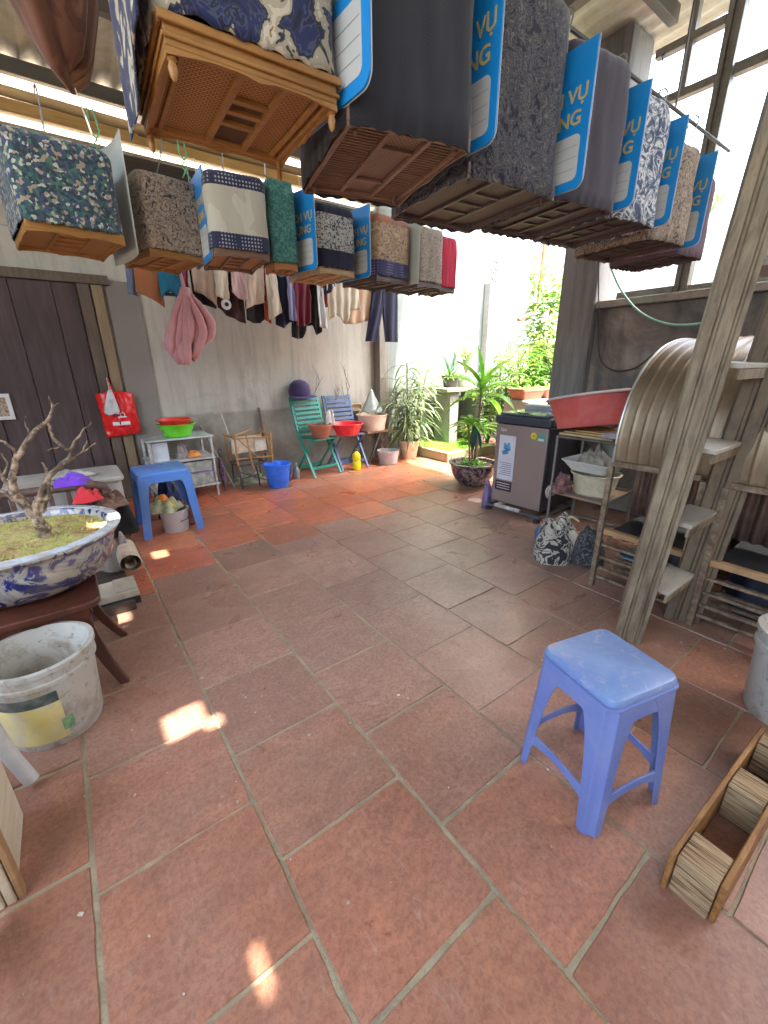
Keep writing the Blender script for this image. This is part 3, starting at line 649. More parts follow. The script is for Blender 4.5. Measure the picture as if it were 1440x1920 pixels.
# ------------------------------------------------------------------ washing on the line
tag(MB().tube([(-.2, 4.3, 2.24), (1.5, 4.3, 2.20), (3.9, 4.3, 2.235)], .005, 6).build('clothes_line', M('line', (.4, .4, .42), .6)), 'thin clothes line strung in front of the grey wall', 'line')
def cloth(name, label, cat, top, bot, z_top, prof, mat, y=4.3, folds=4, amp=.022, seed=0, hang=True):
    """top,bot: (px left, px right); prof: bottom edge py values from left to right"""
    rnd = random.Random(seed); ph = rnd.random()*6
    tl, tr = P(top[0], 560, y=y).x, P(top[1], 560, y=y).x
    bl_, br = P(bot[0], 600, y=y).x, P(bot[1], 600, y=y).x
    zb = [P((bot[0]+(bot[1]-bot[0])*k/(len(prof)-1)), q, y=y).z for k, q in enumerate(prof)]
    nn = len(zb)-1
    def fn(u, v):
        k = min(int(u*nn), nn-1); f = u*nn-k; zq = zb[k]*(1-f)+zb[k+1]*f
        z = z_top+(zq-z_top)*v; x = (tl+(tr-tl)*u)*(1-v)+(bl_+(br-bl_)*u)*v
        yy = y+amp*(.35+.8*v)*sin(2*pi*folds*u*(1+.15*v)+ph+1.2*v)+.010*mnoise.noise(Vector((u*6+seed, v*5, seed)))
        return Vector((x+.008*mnoise.noise(Vector((u*3, v*5, seed+3))), yy, z))
    t = thing(name, label, cat, ((tl+tr)/2, y, z_top), 'washing hung on the line')
    MB().grid(fn, 30, 12).build('cloth', mat, t, solid=.007, ang=80)
    xm = (tl+tr)/2
    if hang: MB().tube([(xm-(tr-tl)*.4, y, z_top-.02), (xm, y, z_top+.03), (xm+(tr-tl)*.4, y, z_top-.02)], .004, 5).build('hanger', M('hanger wire', (.4, .4, .42), .4, .5), t)
    return t
def cm(n, c, v=.12): return M(n, c, .9, var=v, sc=9, bsc=180, sheen=.2)
navy, blk, maroon, beige, crm, pnk = cm('navy cloth', (.014, .016, .045)), cm('black cloth', (.012, .012, .015)), cm('maroon cloth', (.16, .012, .03)), cm('beige cloth', (.50, .36, .26)), cm('cream cloth', (.68, .60, .46)), cm('pink cloth', (.62, .42, .40))
ZT = 2.19
L = [
 ('sweater', 'grey blue sleeve of a sweater at the left end of the washing', 'sweater', (248, 268), (250, 268), (552, 556), cm('slate cloth', (.14, .17, .25)), 4.34, 1, 1),
 ('shirt', 'orange brown shirt hanging beside the blue jacket', 'shirt', (262, 308), (266, 314), (548, 556, 566, 577), cm('orange cloth', (.36, .13, .05)), 4.30, 2, 2),
 ('jacket', 'black and teal blue jacket with striped cuffs above the pink bundle', 'jacket', (305, 352), (310, 356), (560, 545, 562, 560), cm('teal blue cloth', (.012, .16, .26)), 4.27, 2, 3),
 ('vest', 'red and pink striped vest left of the black trousers', 'vest', (346, 362), (347, 362), (548, 546), cm('raspberry cloth', (.5, .08, .14)), 4.33, 1, 4),
 ('trousers', 'black trousers behind the beige pink blouse', 'trousers', (362, 405), (368, 408), (565, 572, 580), blk, 4.38, 2, 5),
 ('blouse', 'beige pink blouse with long sleeves', 'blouse', (366, 410), (372, 412), (545, 556, 575), beige, 4.30, 3, 6),
 ('shirt', 'cream shirt next to the beige pink blouse', 'shirt', (408, 434), (412, 434), (556, 560, 562), crm, 4.27, 2, 7),
 ('top', 'dark brown top with a round white patch', 'top', (405, 458), (410, 460), (575, 592, 600, 607), cm('dark brown cloth', (.05, .018, .02)), 4.35, 3, 8),
 ('cardigan', 'small black cardigan between the cream shirt and the pale pink one', 'cardigan', (424, 447), (425, 446), (535, 542), blk, 4.31, 1, 9),
 ('shirt', 'pale pink shirt left of the light beige dress', 'shirt', (440, 464), (440, 468), (548, 560, 566), pnk, 4.28, 2, 10),
 ('dress', 'light beige dress over black trousers', 'dress', (466, 500), (463, 498), (580, 572, 568), cm('light beige cloth', (.58, .45, .34)), 4.28, 2, 11),
 ('trousers', 'black trousers below the light beige dress', 'trousers', (462, 502), (462, 500), (600, 606, 606, 595), blk, 4.36, 2, 12),
 ('scarf', 'narrow red scarf beside the long cream skirt', 'scarf', (497, 506), (497, 508), (600, 607), cm('red brown cloth', (.38, .06, .03)), 4.31, 1, 13),
 ('skirt', 'long cream skirt narrowing to the top', 'skirt', (502, 520), (506, 531), (600, 592, 586), crm, 4.27, 2, 14),
 ('jacket', 'dark navy jacket right of the cream skirt', 'jacket', (514, 548), (517, 556), (608, 616, 604, 610), navy, 4.33, 3, 15),
 ('blouse', 'lilac striped blouse in front of the navy jacket', 'blouse', (541, 552), (543, 556), (600, 602), cm('lilac cloth', (.32, .32, .52)), 4.27, 1, 16),
 ('dress', 'maroon dress between the lilac blouse and the black suit', 'dress', (552, 584), (554, 582), (610, 612, 604), maroon, 4.29, 3, 17),
 ('suit', 'black suit with notched hem hanging lowest in the middle', 'suit', (548, 600), (546, 602), (632, 636, 634, 612, 610, 628, 622), blk, 4.34, 4, 18),
 ('towel', 'narrow white towel at the edge of the black suit', 'towel', (594, 604), (598, 613), (612, 617), cm('white cloth', (.72, .74, .72)), 4.28, 1, 19),
 ('shorts', 'small navy shorts over a red cloth', 'shorts', (606, 632), (605, 630), (556, 550, 546), navy, 4.27, 2, 20),
 ('cloth', 'small bright red cloth under the navy shorts', 'cloth', (607, 621), (607, 620), (578, 574), cm('bright red cloth', (.6, .03, .04)), 4.33, 1, 21),
 ('shawl', 'cream fringed shawl left of the beige skirt', 'shawl', (612, 672), (618, 676), (600, 590, 608, 580, 582), cm('pale cream cloth', (.66, .58, .44)), 4.27, 5, 22),
 ('skirt', 'wide beige skirt with a pale side panel', 'skirt', (650, 700), (645, 712), (606, 609, 604, 600, 592), cm('peach cloth', (.62, .44, .29)), 4.32, 4, 23)]
for i, (nm, lb, ct, tp, bt, pr, mt, y, fo, sd_) in enumerate(L):
    t = cloth(nm, lb, ct, tp, bt, ZT, pr, mt, y, max(1, fo-1), .013, sd_)
    if 'teal' in lb:
        q = MB(); a = P(318, 550, y=4.25)
        for px in (318, 346):
            a = P(px, 552, y=4.245); q.box(a.x-.035, a.x+.035, 4.235, 4.255, a.z-.012, a.z+.012)
        q.build('cuff', M('cuff stripe', (.02, .02, .03), .9), t); 
    if 'round white' in lb:
        a = P(424, 571, y=4.30); MB().lathe((a.x, 4.30, a.z), [(.045, 0), (.045, .008)], 20, M4=Matrix.Rotation(radians(90), 4, 'X')).build('round_patch', cm('white cloth', (.72, .74, .72)), t)
        MB().lathe((a.x, 4.286, a.z), [(.018, 0), (.018, .008)], 16, M4=Matrix.Rotation(radians(90), 4, 'X')).build('patch_centre', blk, t)
for i, (nm, lb, ct, tp, bt, pr, mt) in enumerate((
 ('coat', 'dark brown coat at the back of the line behind the orange shirt', 'coat', (285, 335), (282, 338), (540, 552, 545), cm('dark brown cloth', (.05, .018, .02))),
 ('pullover', 'mustard grey pullover at the back of the line, over the black trousers', 'pullover', (385, 428), (383, 430), (548, 556, 550), cm('mustard grey', (.22, .17, .10))),
 ('trousers', 'black trousers at the back of the line right of the cream skirt', 'trousers', (525, 560), (528, 562), (588, 596, 590), blk),
 ('shirt', 'dusty blue shirt at the back of the line behind the fringed shawl', 'shirt', (630, 672), (632, 676), (566, 572, 560), cm('dusty blue', (.12, .16, .24))))):
    cloth(nm, lb, ct, tp, bt, ZT, pr, mt, 4.40, 2, .015, 60+i)
# navy trousers, two legs
t = thing('trousers', 'navy trousers with two spread legs at the right end of the washing', 'trousers', (3.2, 4.3, ZT), 'washing hung on the line')
for (a, b) in (((700, 722), (684, 705)), ((714, 744), (722, 745))):
    z1 = P(690, 640, y=4.3).z
    tl, tr, bl_, br = [P(q, 590, y=4.3).x for q in (*a, *b)]
    rings = []
    for k in range(9):
        v = k/8; xl = tl+(bl_-tl)*v**1.3; xr = tr+(br-tr)*v**1.3; z = ZT+(z1-ZT)*v
        rings.append([Vector(((xl+xr)/2+(xr-xl)/2*cos(2*pi*j/20), 4.3+.035*sin(2*pi*j/20)+.012*sin(j*1.5+v*3), z)) for j in range(20)])
    MB().loft(rings).build('trouser_leg', navy, t, ang=70)
MB().tube([(3.0, 4.3, ZT), (3.15, 4.3, ZT+.04), (3.4, 4.3, ZT)], .004, 5).build('hanger', M('hanger wire', (.4, .4, .42), .4, .5), t)
# pink bundle
t = thing('cloth_bundle', 'big puffy pink quilted garment bundled below the blue jacket', 'bundle', (1.0, 4.2, 1.3), 'washing hung on the line')
def bun(u, v):
    a = 2*pi*u
    prof = [(0, .05), (.1, .085), (.25, .12), (.45, .155), (.65, .17), (.8, .155), (.92, .115), (1, .02)]
    for (v0, r0), (v1, r1) in zip(prof, prof[1:]):
        if v0 <= v <= v1: r = r0+(r1-r0)*(v-v0)/(v1-v0); break
    r *= 1.02+.55*abs(mnoise.noise(Vector((cos(a)*2.6+3, sin(a)*2.6, v*1.6))))-.16*sin(2*a+1.5*v)*v+.2*mnoise.noise(Vector((cos(a)*2.2, sin(a)*2.2, v*3)))+.06*mnoise.noise(Vector((cos(a)*6, sin(a)*6, v*8)))
    z = 1.86-.53*v-.05*mnoise.noise(Vector((cos(a)*2, sin(a)*2, 7)))*v
    return Vector((1.02-.06*v+.03*sin(3*v)+r*cos(a), 4.2+r*.8*sin(a), z+.03*sin(3*a)*v))
pq = MB(); rp_ = random.Random(15)
def fold(pts, rs):
    c = [Vector(q) for q in pts]; out = []; ro = []
    for i in range(len(c)-1):
        p0, p1, p2, p3 = c[max(0, i-1)], c[i], c[i+1], c[min(len(c)-1, i+2)]
        for k in range(6):
            t_ = k/6; out.append(.5*((2*p1)+(p2-p0)*t_+(2*p0-5*p1+4*p2-p3)*t_*t_+(3*p1-p0-3*p2+p3)*t_**3)); ro.append(rs[i]+(rs[i+1]-rs[i])*t_)
    out.append(c[-1]); ro.append(rs[-1]); n0 = len(pq.v); pq.tube(out, ro, 20)
    for q in range(n0, len(pq.v)):
        v_ = pq.v[q]; v_ += Vector((mnoise.noise(v_*9)*.012, mnoise.noise(v_*9+Vector((5, 0, 0)))*.012, 0))+Vector((mnoise.noise(v_*28), mnoise.noise(v_*28+Vector((3, 1, 0))), 0))*.006
for k in range(22):
    a = 2*pi*k/11+.3+.28*(k > 10); rx, ry = (.105 if k < 11 else .06)+.02*rp_.random(), .065 if k < 11 else .085; zb = 1.36+.16*rp_.random()-.03*(cos(a) < 0); xo = -.03-.03*rp_.random()
    fold([(1.03+.015*cos(a), 4.2+.012*sin(a), 1.93), (1.02+rx*.55*cos(a), 4.2+ry*.6*sin(a), 1.80), (1.0+rx*cos(a)+xo*.3, 4.2+ry*sin(a), 1.62), (.985+rx*1.05*cos(a+.2)+xo, 4.2+ry*sin(a), zb+.05), (.985+rx*.7*cos(a)+xo, 4.2+ry*.6*sin(a), zb-.02)], [.012, .022, .026+.014*rp_.random(), .028+.012*rp_.random(), .010])
fold([(1.06, 4.18, 1.88), (1.14, 4.16, 1.77), (1.19, 4.16, 1.66), (1.17, 4.16, 1.56), (1.10, 4.17, 1.50), (1.03, 4.18, 1.47)], [.014, .034, .044, .040, .036, .02])
fold([(1.04, 4.15, 1.86), (1.09, 4.12, 1.70), (1.11, 4.12, 1.58), (1.05, 4.13, 1.45), (.98, 4.15, 1.38)], [.012, .03, .036, .034, .016])
pq.build('padded_cloth', M('pink quilt', (.52, .235, .235), .62, var=.15, sc=6, bump=.4, bsc=30, sheen=.3), t, ang=80)
MB().tube([(1.03, 4.2, 1.88), (1.03, 4.28, 2.1), (1.03, 4.3, 2.22)], .014, 8).build('neck', M('pink quilt', (.66, .36, .37)), t)
# ------------------------------------------------------------------ left side
def pot_prof(R, H, wall, rb, lip=.02, foot=.01, soil=.85, belly=1.0):
    """outer profile up, rim, inner profile down (closed solid)"""
    p = [(rb*.92, 0), (rb, foot)]
    for k in range(1, 9):
        f = k/8; p.append((rb+(R-rb)*(f**.7)+R*.10*(belly-1)*sin(pi*f), foot+(H-foot)*f))
    p += [(R+lip, H-.004), (R+lip, H+lip*.6), (R-wall, H+lip*.6), (R-wall-.004, H*soil), (.004, H*soil)]
    return p
def porcelain(name, base, blue_, sc=5, th=.53):
    mt, n, l, b = newmat(name); v = coords(n, l)
    t = n.new('ShaderNodeTexVoronoi'); t.inputs['Scale'].default_value = sc; t.feature = 'DISTANCE_TO_EDGE'; l.new(v, t.inputs['Vector'])
    c = ramp(n, l, noise(n, l, v, 9, 5, .62, 2.2), [(.42, base), (.50, mul(base, .75)), (th, mul(blue_, 2.2)), (th+.05, blue_)])
    ed = ramp(n, l, t.outputs['Distance'], [(.02, blue_), (.05, mul(base, .8)), (.09, mul(blue_, 2)), (.12, base)])
    c = mixc(n, l, .5, c, ed, 'MULTIPLY')
    g = ramp(n, l, noise(n, l, v, 3, 6), [(.45, (0, 0, 0)), (.75, (.5,)*3)]); c = mixc(n, l, g, c, (.35, .27, .16))
    l.new(c, b.inputs['Base Color']); b.inputs['Roughness'].default_value = .22; b.inputs['Coat Weight'].default_value = .4
    return mt
# low dark red table under the bonsai
redwood = wood('dark red wood', (.05, .014, .008), (.11, .032, .016), .35, grain=(6, 6, 1))
tb = thing('low_table', 'low dark red wooden table with splayed curved legs under the bonsai pot', 'table', (-.35, 2.1, 0))
MB().prism(rrect(.82, .46, .06, x0=-.86, y0=1.90), (0, 0, .37), (1, 0, 0), (0, 1, 0), (0, 0, .03)).build('tabletop', redwood, tb, bevel=.006)
MB().box(-.80, -.10, 1.935, 1.955, .315, .369).box(-.80, -.10, 2.305, 2.325, .315, .369).box(-.10, -.08, 1.96, 2.30, .315, .369).build('apron', redwood, tb, bevel=.003)
for (tx, ty, fx, fy) in ((-.12, 1.96, -.03, 1.87), (-.12, 2.30, .01, 2.26), (-.78, 1.96, -.86, 1.88), (-.78, 2.30, -.86, 2.36)):
    rings = []
    for k in range(8):
        f = k/7; x = tx+(fx-tx)*(f**1.8); y = ty+(fy-ty)*(f**1.8); w_ = .030-.013*f; z = .369*(1-f)
        rings.append([Vector((x-w_, y-w_*.8, z)), Vector((x+w_, y-w_*.8, z)), Vector((x+w_, y+w_*.8, z)), Vector((x-w_, y+w_*.8, z))])
    MB().loft(rings).build('leg', redwood, tb, bevel=.004)
# bonsai pot
PC = Vector((-.27, 2.27, .402))
pt = thing('bonsai', 'leafless bonsai tree in a wide blue and white porcelain pot on the low table', 'bonsai', PC)
pp_ = [(.225, 0), (.245, .008), (.278, .03), (.312, .07), (.334, .12), (.343, .165), (.343, .200), (.368, .206), (.376, .218), (.370, .230), (.338, .232), (.328, .226), (.320, .19), (.004, .19)]
pot = MB().lathe(PC, pp_, 72).build('pot', porcelain('blue white porcelain', (.55, .53, .45), (.02, .03, .15), 5.2), pt, ang=50)
MB().lathe(PC+Vector((0, 0, .224)), [(.369, -.004), (.379, .001), (.379, .007), (.369, .0105), (.336, .0105), (.336, .002)], 72, close=False).build('rim', M('glazed rim', (.50, .56, .60), .25, sc=10, dirt=(.35, .25, .13), dirtamt=.5), pot, ang=50)
def soilf(u, v):
    a = 2*pi*u; r = .322*v; x, y = r*cos(a), r*sin(a)
    return PC+Vector((x, y, .200+.022*(1-v)+.012*mnoise.noise(Vector((x*14, y*14, 0)))+.006*mnoise.noise(Vector((x*50, y*50, 2)))))
def mossmat():
    mt, n, l, b = newmat('moss and straw'); v = coords(n, l)
    c = ramp(n, l, noise(n, l, v, 11, 8, .7, .6), [(.36, (.28, .15, .05)), (.46, (.45, .34, .14)), (.56, (.46, .44, .13)), (.70, (.34, .40, .07))])
    l.new(c, b.inputs['Base Color']); b.inputs['Roughness'].default_value = .95; addbump(n, l, b, noise(n, l, v, 70, 6), .8, .02); return mt
MB().grid(soilf, 60, 20).build('soil', mossmat(), pt)
mo = MB(); rr = random.Random(2)
for k in range(650):
    a, r = rr.random()*2*pi, .30*math.sqrt(rr.random()); b0 = PC+Vector((r*cos(a), r*sin(a), .210)); h_ = rr.uniform(.006, .02); tx, ty = rr.uniform(-.01, .01), rr.uniform(-.01, .01); wv = rr.uniform(.002, .004)
    mo.add([b0+Vector((-wv, 0, 0)), b0+Vector((wv, .001, 0)), b0+Vector((tx, ty, h_))], [(0, 1, 2)])
gs = mo.build('moss', M('moss blades', (.42, .43, .12), .9, var=.4, sc=30), pt, smooth=False); gs['kind'] = 'stuff'
bark = M('pale bark', (.42, .31, .20), .8, var=.45, sc=18, bump=1.0, bsc=55, dirt=(.10, .065, .04), dirtamt=.9)
def branch(pts, r0, r1, y=2.2, dy=None):
    q = [P(px, py, y=y+(dy[i] if dy else 0)) for i, (px, py) in enumerate(pts)]
    # smooth the polyline a little
    out = [q[0]]
    for a, b_ in zip(q, q[1:]):
        out += [a.lerp(b_, .33)+Vector((jit(.004), jit(.006), jit(.004))), a.lerp(b_, .7)+Vector((jit(.004), jit(.006), jit(.004))), b_]
    n_ = len(out); return out, [max(.002, .8*(r0+(r1-r0)*i/(n_-1))*(1+.10*sin(i*2.1))) for i in range(n_)]
tr = MB()
for args in (([(88, 1012), (84, 992), (67, 968), (45, 945), (28, 925), (22, 905), (25, 885)], .034, .015), ([(25, 885), (28, 862), (55, 822), (75, 800), (89, 789)], .015, .009), ([(89, 789), (96, 772), (98, 760), (92, 743)], .008, .004),
    ([(84, 995), (68, 970), (66, 950), (76, 934), (90, 895), (112, 875), (131, 858)], .024, .011), ([(131, 858), (133, 845), (107, 829), (97, 812), (90, 794)], .010, .006), ([(131, 846), (147, 820), (158, 803), (171, 791)], .007, .003),
    ([(110, 876), (140, 858), (156, 846), (163, 826)], .007, .003), ([(150, 850), (168, 838), (179, 831)], .004, .002), ([(90, 897), (88, 885), (84, 876), (79, 868)], .009, .004), ([(76, 960), (84, 940), (92, 918), (90, 898)], .016, .010),
    ([(40, 940), (25, 936), (0, 920), (-30, 905)], .013, .007), ([(22, 905), (31, 870), (25, 842), (8, 828), (-12, 826)], .010, .004), ([(28, 925), (8, 900), (-6, 880), (-20, 850)], .012, .005), ([(90, 845), (110, 838), (130, 842)], .004, .002), ([(60, 816), (48, 800), (50, 779)], .003, .0015), ([(98, 765), (110, 756)], .003, .0015), ([(5, 900), (15, 870), (3, 850)], .006, .003)):
    tr.tube(*branch(*args), n=9)
tk = tr.build('trunk', bark, pt, ang=80)
# paint bucket
def bucketmat():
    mt, n, l, b = newmat('old bucket plastic'); v = coords(n, l)
    c = ramp(n, l, noise(n, l, v, 3, 6), [(.3, (.36, .345, .29)), (.7, (.46, .44, .38))])
    c = mixc(n, l, ramp(n, l, noise(n, l, v, 7, 8, .75, .8), [(.50, (0, 0, 0)), (.64, (.75,)*3)]), c, (.22, .17, .10))
    c = mixc(n, l, ramp(n, l, noise(n, l, v, 36, 3, .6), [(.62, (0, 0, 0)), (.70, (.7,)*3)]), c, (.16, .12, .08))
    l.new(c, b.inputs['Base Color']); b.inputs['Roughness'].default_value = .5; return mt
bkm = bucketmat()
BC = Vector((-.262, 1.775, 0))
bk = thing('paint_bucket', 'dirty white paint bucket with yellow and green label, empty, beside the low table', 'bucket', BC)
prof = [(r_*1.09, z_) for r_, z_ in [(.122, .004), (.128, .0), (.134, .02), (.150, .27), (.158, .272), (.158, .285), (.152, .288), (.154, .318), (.163, .322), (.163, .338), (.148, .340), (.144, .33), (.128, .03), (.004, .022)]]
bo = MB().lathe(BC, prof, 56, M4=Matrix.Rotation(radians(0), 4, 'X')).build('bucket_body', bkm, bk, ang=40)
def wrap(a0, a1, z0, z1, off, prof_r=lambda z: 1.09*(.134+.016*(z-.02)/.25), c=BC, n_=16):
    f = lambda u, v: c+Vector(((prof_r(z0+(z1-z0)*v)+off)*cos(radians(a0+(a1-a0)*u)), (prof_r(z0+(z1-z0)*v)+off)*sin(radians(a0+(a1-a0)*u)), z0+(z1-z0)*v))
    return MB().grid(f, n_, 4)
wrap(200, 285, .035, .20, .0012).build('label', M('yellow label', (.62, .52, .17), .6, sc=9, dirt=(.5, .45, .3), dirtamt=.7), bk)
wrap(196, 284, .201, .245, .0014).build('label_band', M('dark label', (.04, .06, .05), .6, sc=9, dirt=(.3, .27, .2), dirtamt=.3), bk)
wrap(280, 293, .065, .12, .0018).build('label_mark', M('green mark', (.03, .25, .09), .6, dirt=(.5, .45, .3), dirtamt=.5), bk)
def disk(c, r, z): return MB().grid(lambda u, v: Vector((c[0]+r*v*cos(2*pi*u), c[1]+r*v*sin(2*pi*u), z+.006*mnoise.noise(Vector((u*9, v*5, 1)))*v)), 32, 5)
disk(BC, .127, .036).build('residue', M('dried mud', (.20, .16, .11), .9, sc=12, dirt=(.4, .35, .25)), bk)
# white pipe leg and cream boards at the left edge
tag(MB().tube([(-.335, 1.50, .022), (-.37, 1.53, .14), (-.40, 1.57, .30)], .022, 14).build('pipe_piece', M('pvc', (.50, .49, .46), .45, dirt=(.4, .35, .28)), ang=50), 'short white plastic pipe leaning by the paint bucket', 'pipe')
cf = thing('wooden_crate', 'cream painted wooden crate standing on the floor at the left edge', 'crate', (-.55, 1.3, 0))
cwm = wood('cream wood', (.46, .38, .25), (.66, .58, .42), .6, grain=(9, 1, 9), dirt=(.3, .2, .1))
MB().box(-.377, -.357, 1.12, 1.40, .0, .30).build('side_panel', cwm, cf, bevel=.004)
MB().box(-.78, -.380, 1.12, 1.14, .0, .30).build('side_panel', cwm, cf, bevel=.004); MB().box(-.78, -.38, 1.38, 1.40, 0, .3).build('side_panel', cwm, cf, bevel=.004)
MB().box(-.39, -.352, 1.11, 1.41, .303, .325).build('rim_board', cwm, cf, bevel=.004); MB().box(-.354, -.34, 1.12, 1.15, .0, .30).build('corner_batten', wood('brown batten', (.28, .15, .06), (.42, .25, .11)), cf, bevel=.003)
o = MB().bar((-.40, 1.05, .01), (-.44, .86, .20), .012, .10); tag(o.build('plank', M('white board', (.66, .66, .62), .6, dirt=(.4, .36, .3))), 'white painted board end lying at the left edge, nearest the viewer', 'board')

# clutter behind the bonsai: old armchair with scrolled arm, white tub, cloths, ribbed box, roll
ch = thing('armchair', 'old dark wooden armchair with a scrolled arm behind the bonsai, loaded with things', 'chair', (-.3, 3.4, 0))
dkr = wood('old chair wood', (.06, .032, .025), (.15, .09, .07), .5, grain=(9, 1, 9))
MB().box(-.85, .06, 3.22, 3.75, .36, .40).build('seat', dkr, ch, bevel=.006)
arm = MB(); arm.tube([(-.6, 3.18, .60), (-.2, 3.18, .60), (.04, 3.18, .595), (.10, 3.18, .575), (.12, 3.18, .54), (.09, 3.18, .515), (.06, 3.18, .53), (.065, 3.18, .55)], [.024, .026, .028, .026, .022, .018, .014, .01], 10)
arm.build('arm', dkr, ch, ang=70)
sp_ = MB()
for k in range(7): sp_.box(-.55+.09*k, -.525+.09*k, 3.17, 3.19, .40, .59)
sp_.build('arm_spindles', dkr, ch, bevel=.003)
for lx, ly in ((.02, 3.24), (.02, 3.72), (-.82, 3.24), (-.82, 3.72)): MB().lathe((lx, ly, 0), [(.018, 0), (.03, .03), (.022, .06), (.034, .12), (.026, .2), (.036, .26), (.03, .36)], 16).build('leg', dkr, ch)
tubw = M('white tub', (.46, .44, .41), .4, sc=5, dirt=(.42, .36, .28), dirtamt=.6)
tb2 = thing('plastic_box', 'large greyish white plastic box with a lid on the old chair', 'box', (-.1, 3.62, .4))
MB().prism(rrect(.62, .42, .05, x0=-.40, y0=3.36), (0, 0, .402), (1, 0, 0), (0, 1, 0), (0, 0, .15)).build('body', tubw, tb2, bevel=.008)
MB().prism(rrect(.66, .46, .06, x0=-.42, y0=3.34), (0, 0, .554), (1, 0, 0), (0, 1, 0), (0, 0, .035)).build('lid', M('greyish lid', (.42, .40, .35), .4, sc=5, dirt=(.3, .26, .2)), tb2, bevel=.01)
def rag(name, label, cx, cy, z, sx, sy, h, mat, seed, cat='cloth', lump=.5):
    def f(u, v):
        a = 2*pi*u; rr_ = math.sin(v*pi/2); nz = mnoise.noise(Vector((cos(a)*1.6*rr_+seed, sin(a)*1.6*rr_, seed*2)))
        k = 1+.35*mnoise.noise(Vector((cos(a)*1.3, sin(a)*1.3, seed)))+.12*sin(5*a+seed)
        fold = .5+.5*mnoise.noise(Vector((cos(a)*3.5*rr_, sin(a)*3.5*rr_, seed+4)))
        return Vector((cx+sx*rr_*k*cos(a), cy+sy*rr_*k*sin(a), z+max(.001, h*(1-rr_**2.5)*(1-lump+lump*2*fold)*(1+.4*nz)+.003)))
    m_ = MB(); m_.grid(f, 48, 16); return tag(m_.build(name, mat, solid=.004, ang=80, soff=1), label, cat)
rag('purple_cloth', 'crumpled bright purple cloth on the scrolled chair arm', -.05, 3.2, .605, .10, .06, .06, M('purple cloth', (.16, .04, .5), .85, sheen=.3), 1)
rag('red_cloth', 'red cloth under the purple one behind the bonsai', .0, 3.14, .50, .08, .05, .07, M('bright red cloth', (.6, .03, .04), .9), 2)
rag('dark_rags', 'heap of dark and rusty rags under the chair arm', .05, 3.3, .40, .17, .10, .12, M('rust rags', (.14, .07, .05), .9, var=.6, sc=12, dirt=(.4, .3, .2)), 3, lump=.9)
rag('grey_rag', 'pale grey rag on the lid of the white box', -.05, 3.52, .592, .12, .09, .035, M('grey rag', (.36, .34, .30), .9, var=.4, sc=14), 4, lump=.9)
rl = thing('rolled_mat', 'rolled up cream mat standing out beside the bonsai pot', 'roll', (.10, 2.98, .16))
rr = []
for k in range(60):
    a = k*.42; r = .012+.00085*k; rr.append((r*cos(a), r*sin(a)))
MB().lathe((.13, 2.72, .19), [(.055, 0), (.058, .01), (.058, .30), (.055, .31), (.030, .31), (.026, .28), (.026, .02), (.03, 0)], 28, M4=Matrix.Rotation(radians(-90), 4, 'X'), close=False).build('roll', M('cream foam', (.56, .47, .35), .85, dirt=(.3, .22, .15)), rl)
rb = thing('ribbed_box', 'pale ribbed plastic box end sticking out past the bonsai pot', 'box', (.09, 2.62, .04))
mm = MB().box(-.25, .13, 2.54, 2.74, .06, .10); mm.build('body', M('pale plastic', (.60, .57, .46), .5, dirt=(.35, .3, .2)), rb, bevel=.004)
mm = MB()
for k in range(12): mm.box(.02, .128, 2.55+.015*k, 2.557+.015*k, .101, .112)
mm.build('ribs', M('pale plastic', (.60, .57, .46)), rb)
MB().box(-.25, .13, 2.53, 2.56, .02, .058).build('dark_edge', M('dark edge', (.03, .028, .025), .7), rb)
rag('grey_bundle', 'striped grey cloth bundle beside the rolled mat', .08, 2.98, .10, .12, .12, .16, M('striped grey', (.25, .22, .18), .9, var=.5, sc=10), 5, lump=.5)
w_ = MB().box(-.9, .1, 2.5, 3.05, 0.0, .055); tag(w_.build('low_plank', wood('old low plank', (.05, .04, .035), (.12, .1, .08)), bevel=.004), 'dark plank platform on the floor under the clutter', 'plank')
rag('black_sack', 'black sack slumped on the floor left of the blue table stool', .16, 3.95, .0, .16, .14, .34, M('black sack', (.02, .02, .02), .5, bump=.5, bsc=20), 6, 'sack', .3)

# red carrier bag hanging on the door edge
rbg = thing('carrier_bag', 'full red plastic carrier bag with white print hanging at the door edge', 'bag', (.42, 4.85, .65))
def cb(u, v):
    x = .27+.29*u+.02*(v-.5)*(1 if u > .5 else -1)*-1; z = 1.06-.41*v
    bulge = .07*sin(pi*min(1, max(0, u)))**.6*(.35+.65*sin(pi*min(1, v*.9+.08)))
    return Vector((x+.03*(v)*(u), 4.90-bulge-.012*mnoise.noise(Vector((u*7, v*7, 1)))-.008*sin(9*u+4*v), z-.02*sin(pi*u)*(1-v)*-1+.02*(u)*(v)))
o = MB().grid(cb, 40, 30); rp = M('red plastic bag', (.75, .02, .02), .28, var=.06, bump=.5, bsc=14)
o.build('bag', rp, rbg, solid=.003, ang=80)
MB().tube([(.40, 4.88, 1.04), (.39, 4.90, 1.14), (.385, 4.92, 1.20)], [.02, .012, .008], 8).build('handle', rp, rbg)
wp = M('bag print', (.8, .78, .76), .4, var=.04, bump=0)
pr_ = MB()
for (x0, x1, z0, z1) in ((.345, .40, .775, .80), (.415, .49, .775, .80), (.345, .49, .768, .772), (.40, .47, .84, .85)): pr_.box(x0, x1, 4.800, 4.812, z0, z1)
pr_.build('white_print', wp, rbg)
MB().lathe((.44, 4.808, .865), [(.016, 0), (.022, 0), (.022, .003), (.016, .003)], 20, M4=Matrix.Rotation(radians(90), 4, 'X'), close=False).build('white_print', wp, rbg)
wb = thing('small_bag', 'small whitish plastic bag hanging over the red carrier bag', 'bag', (.37, 4.78, .9))
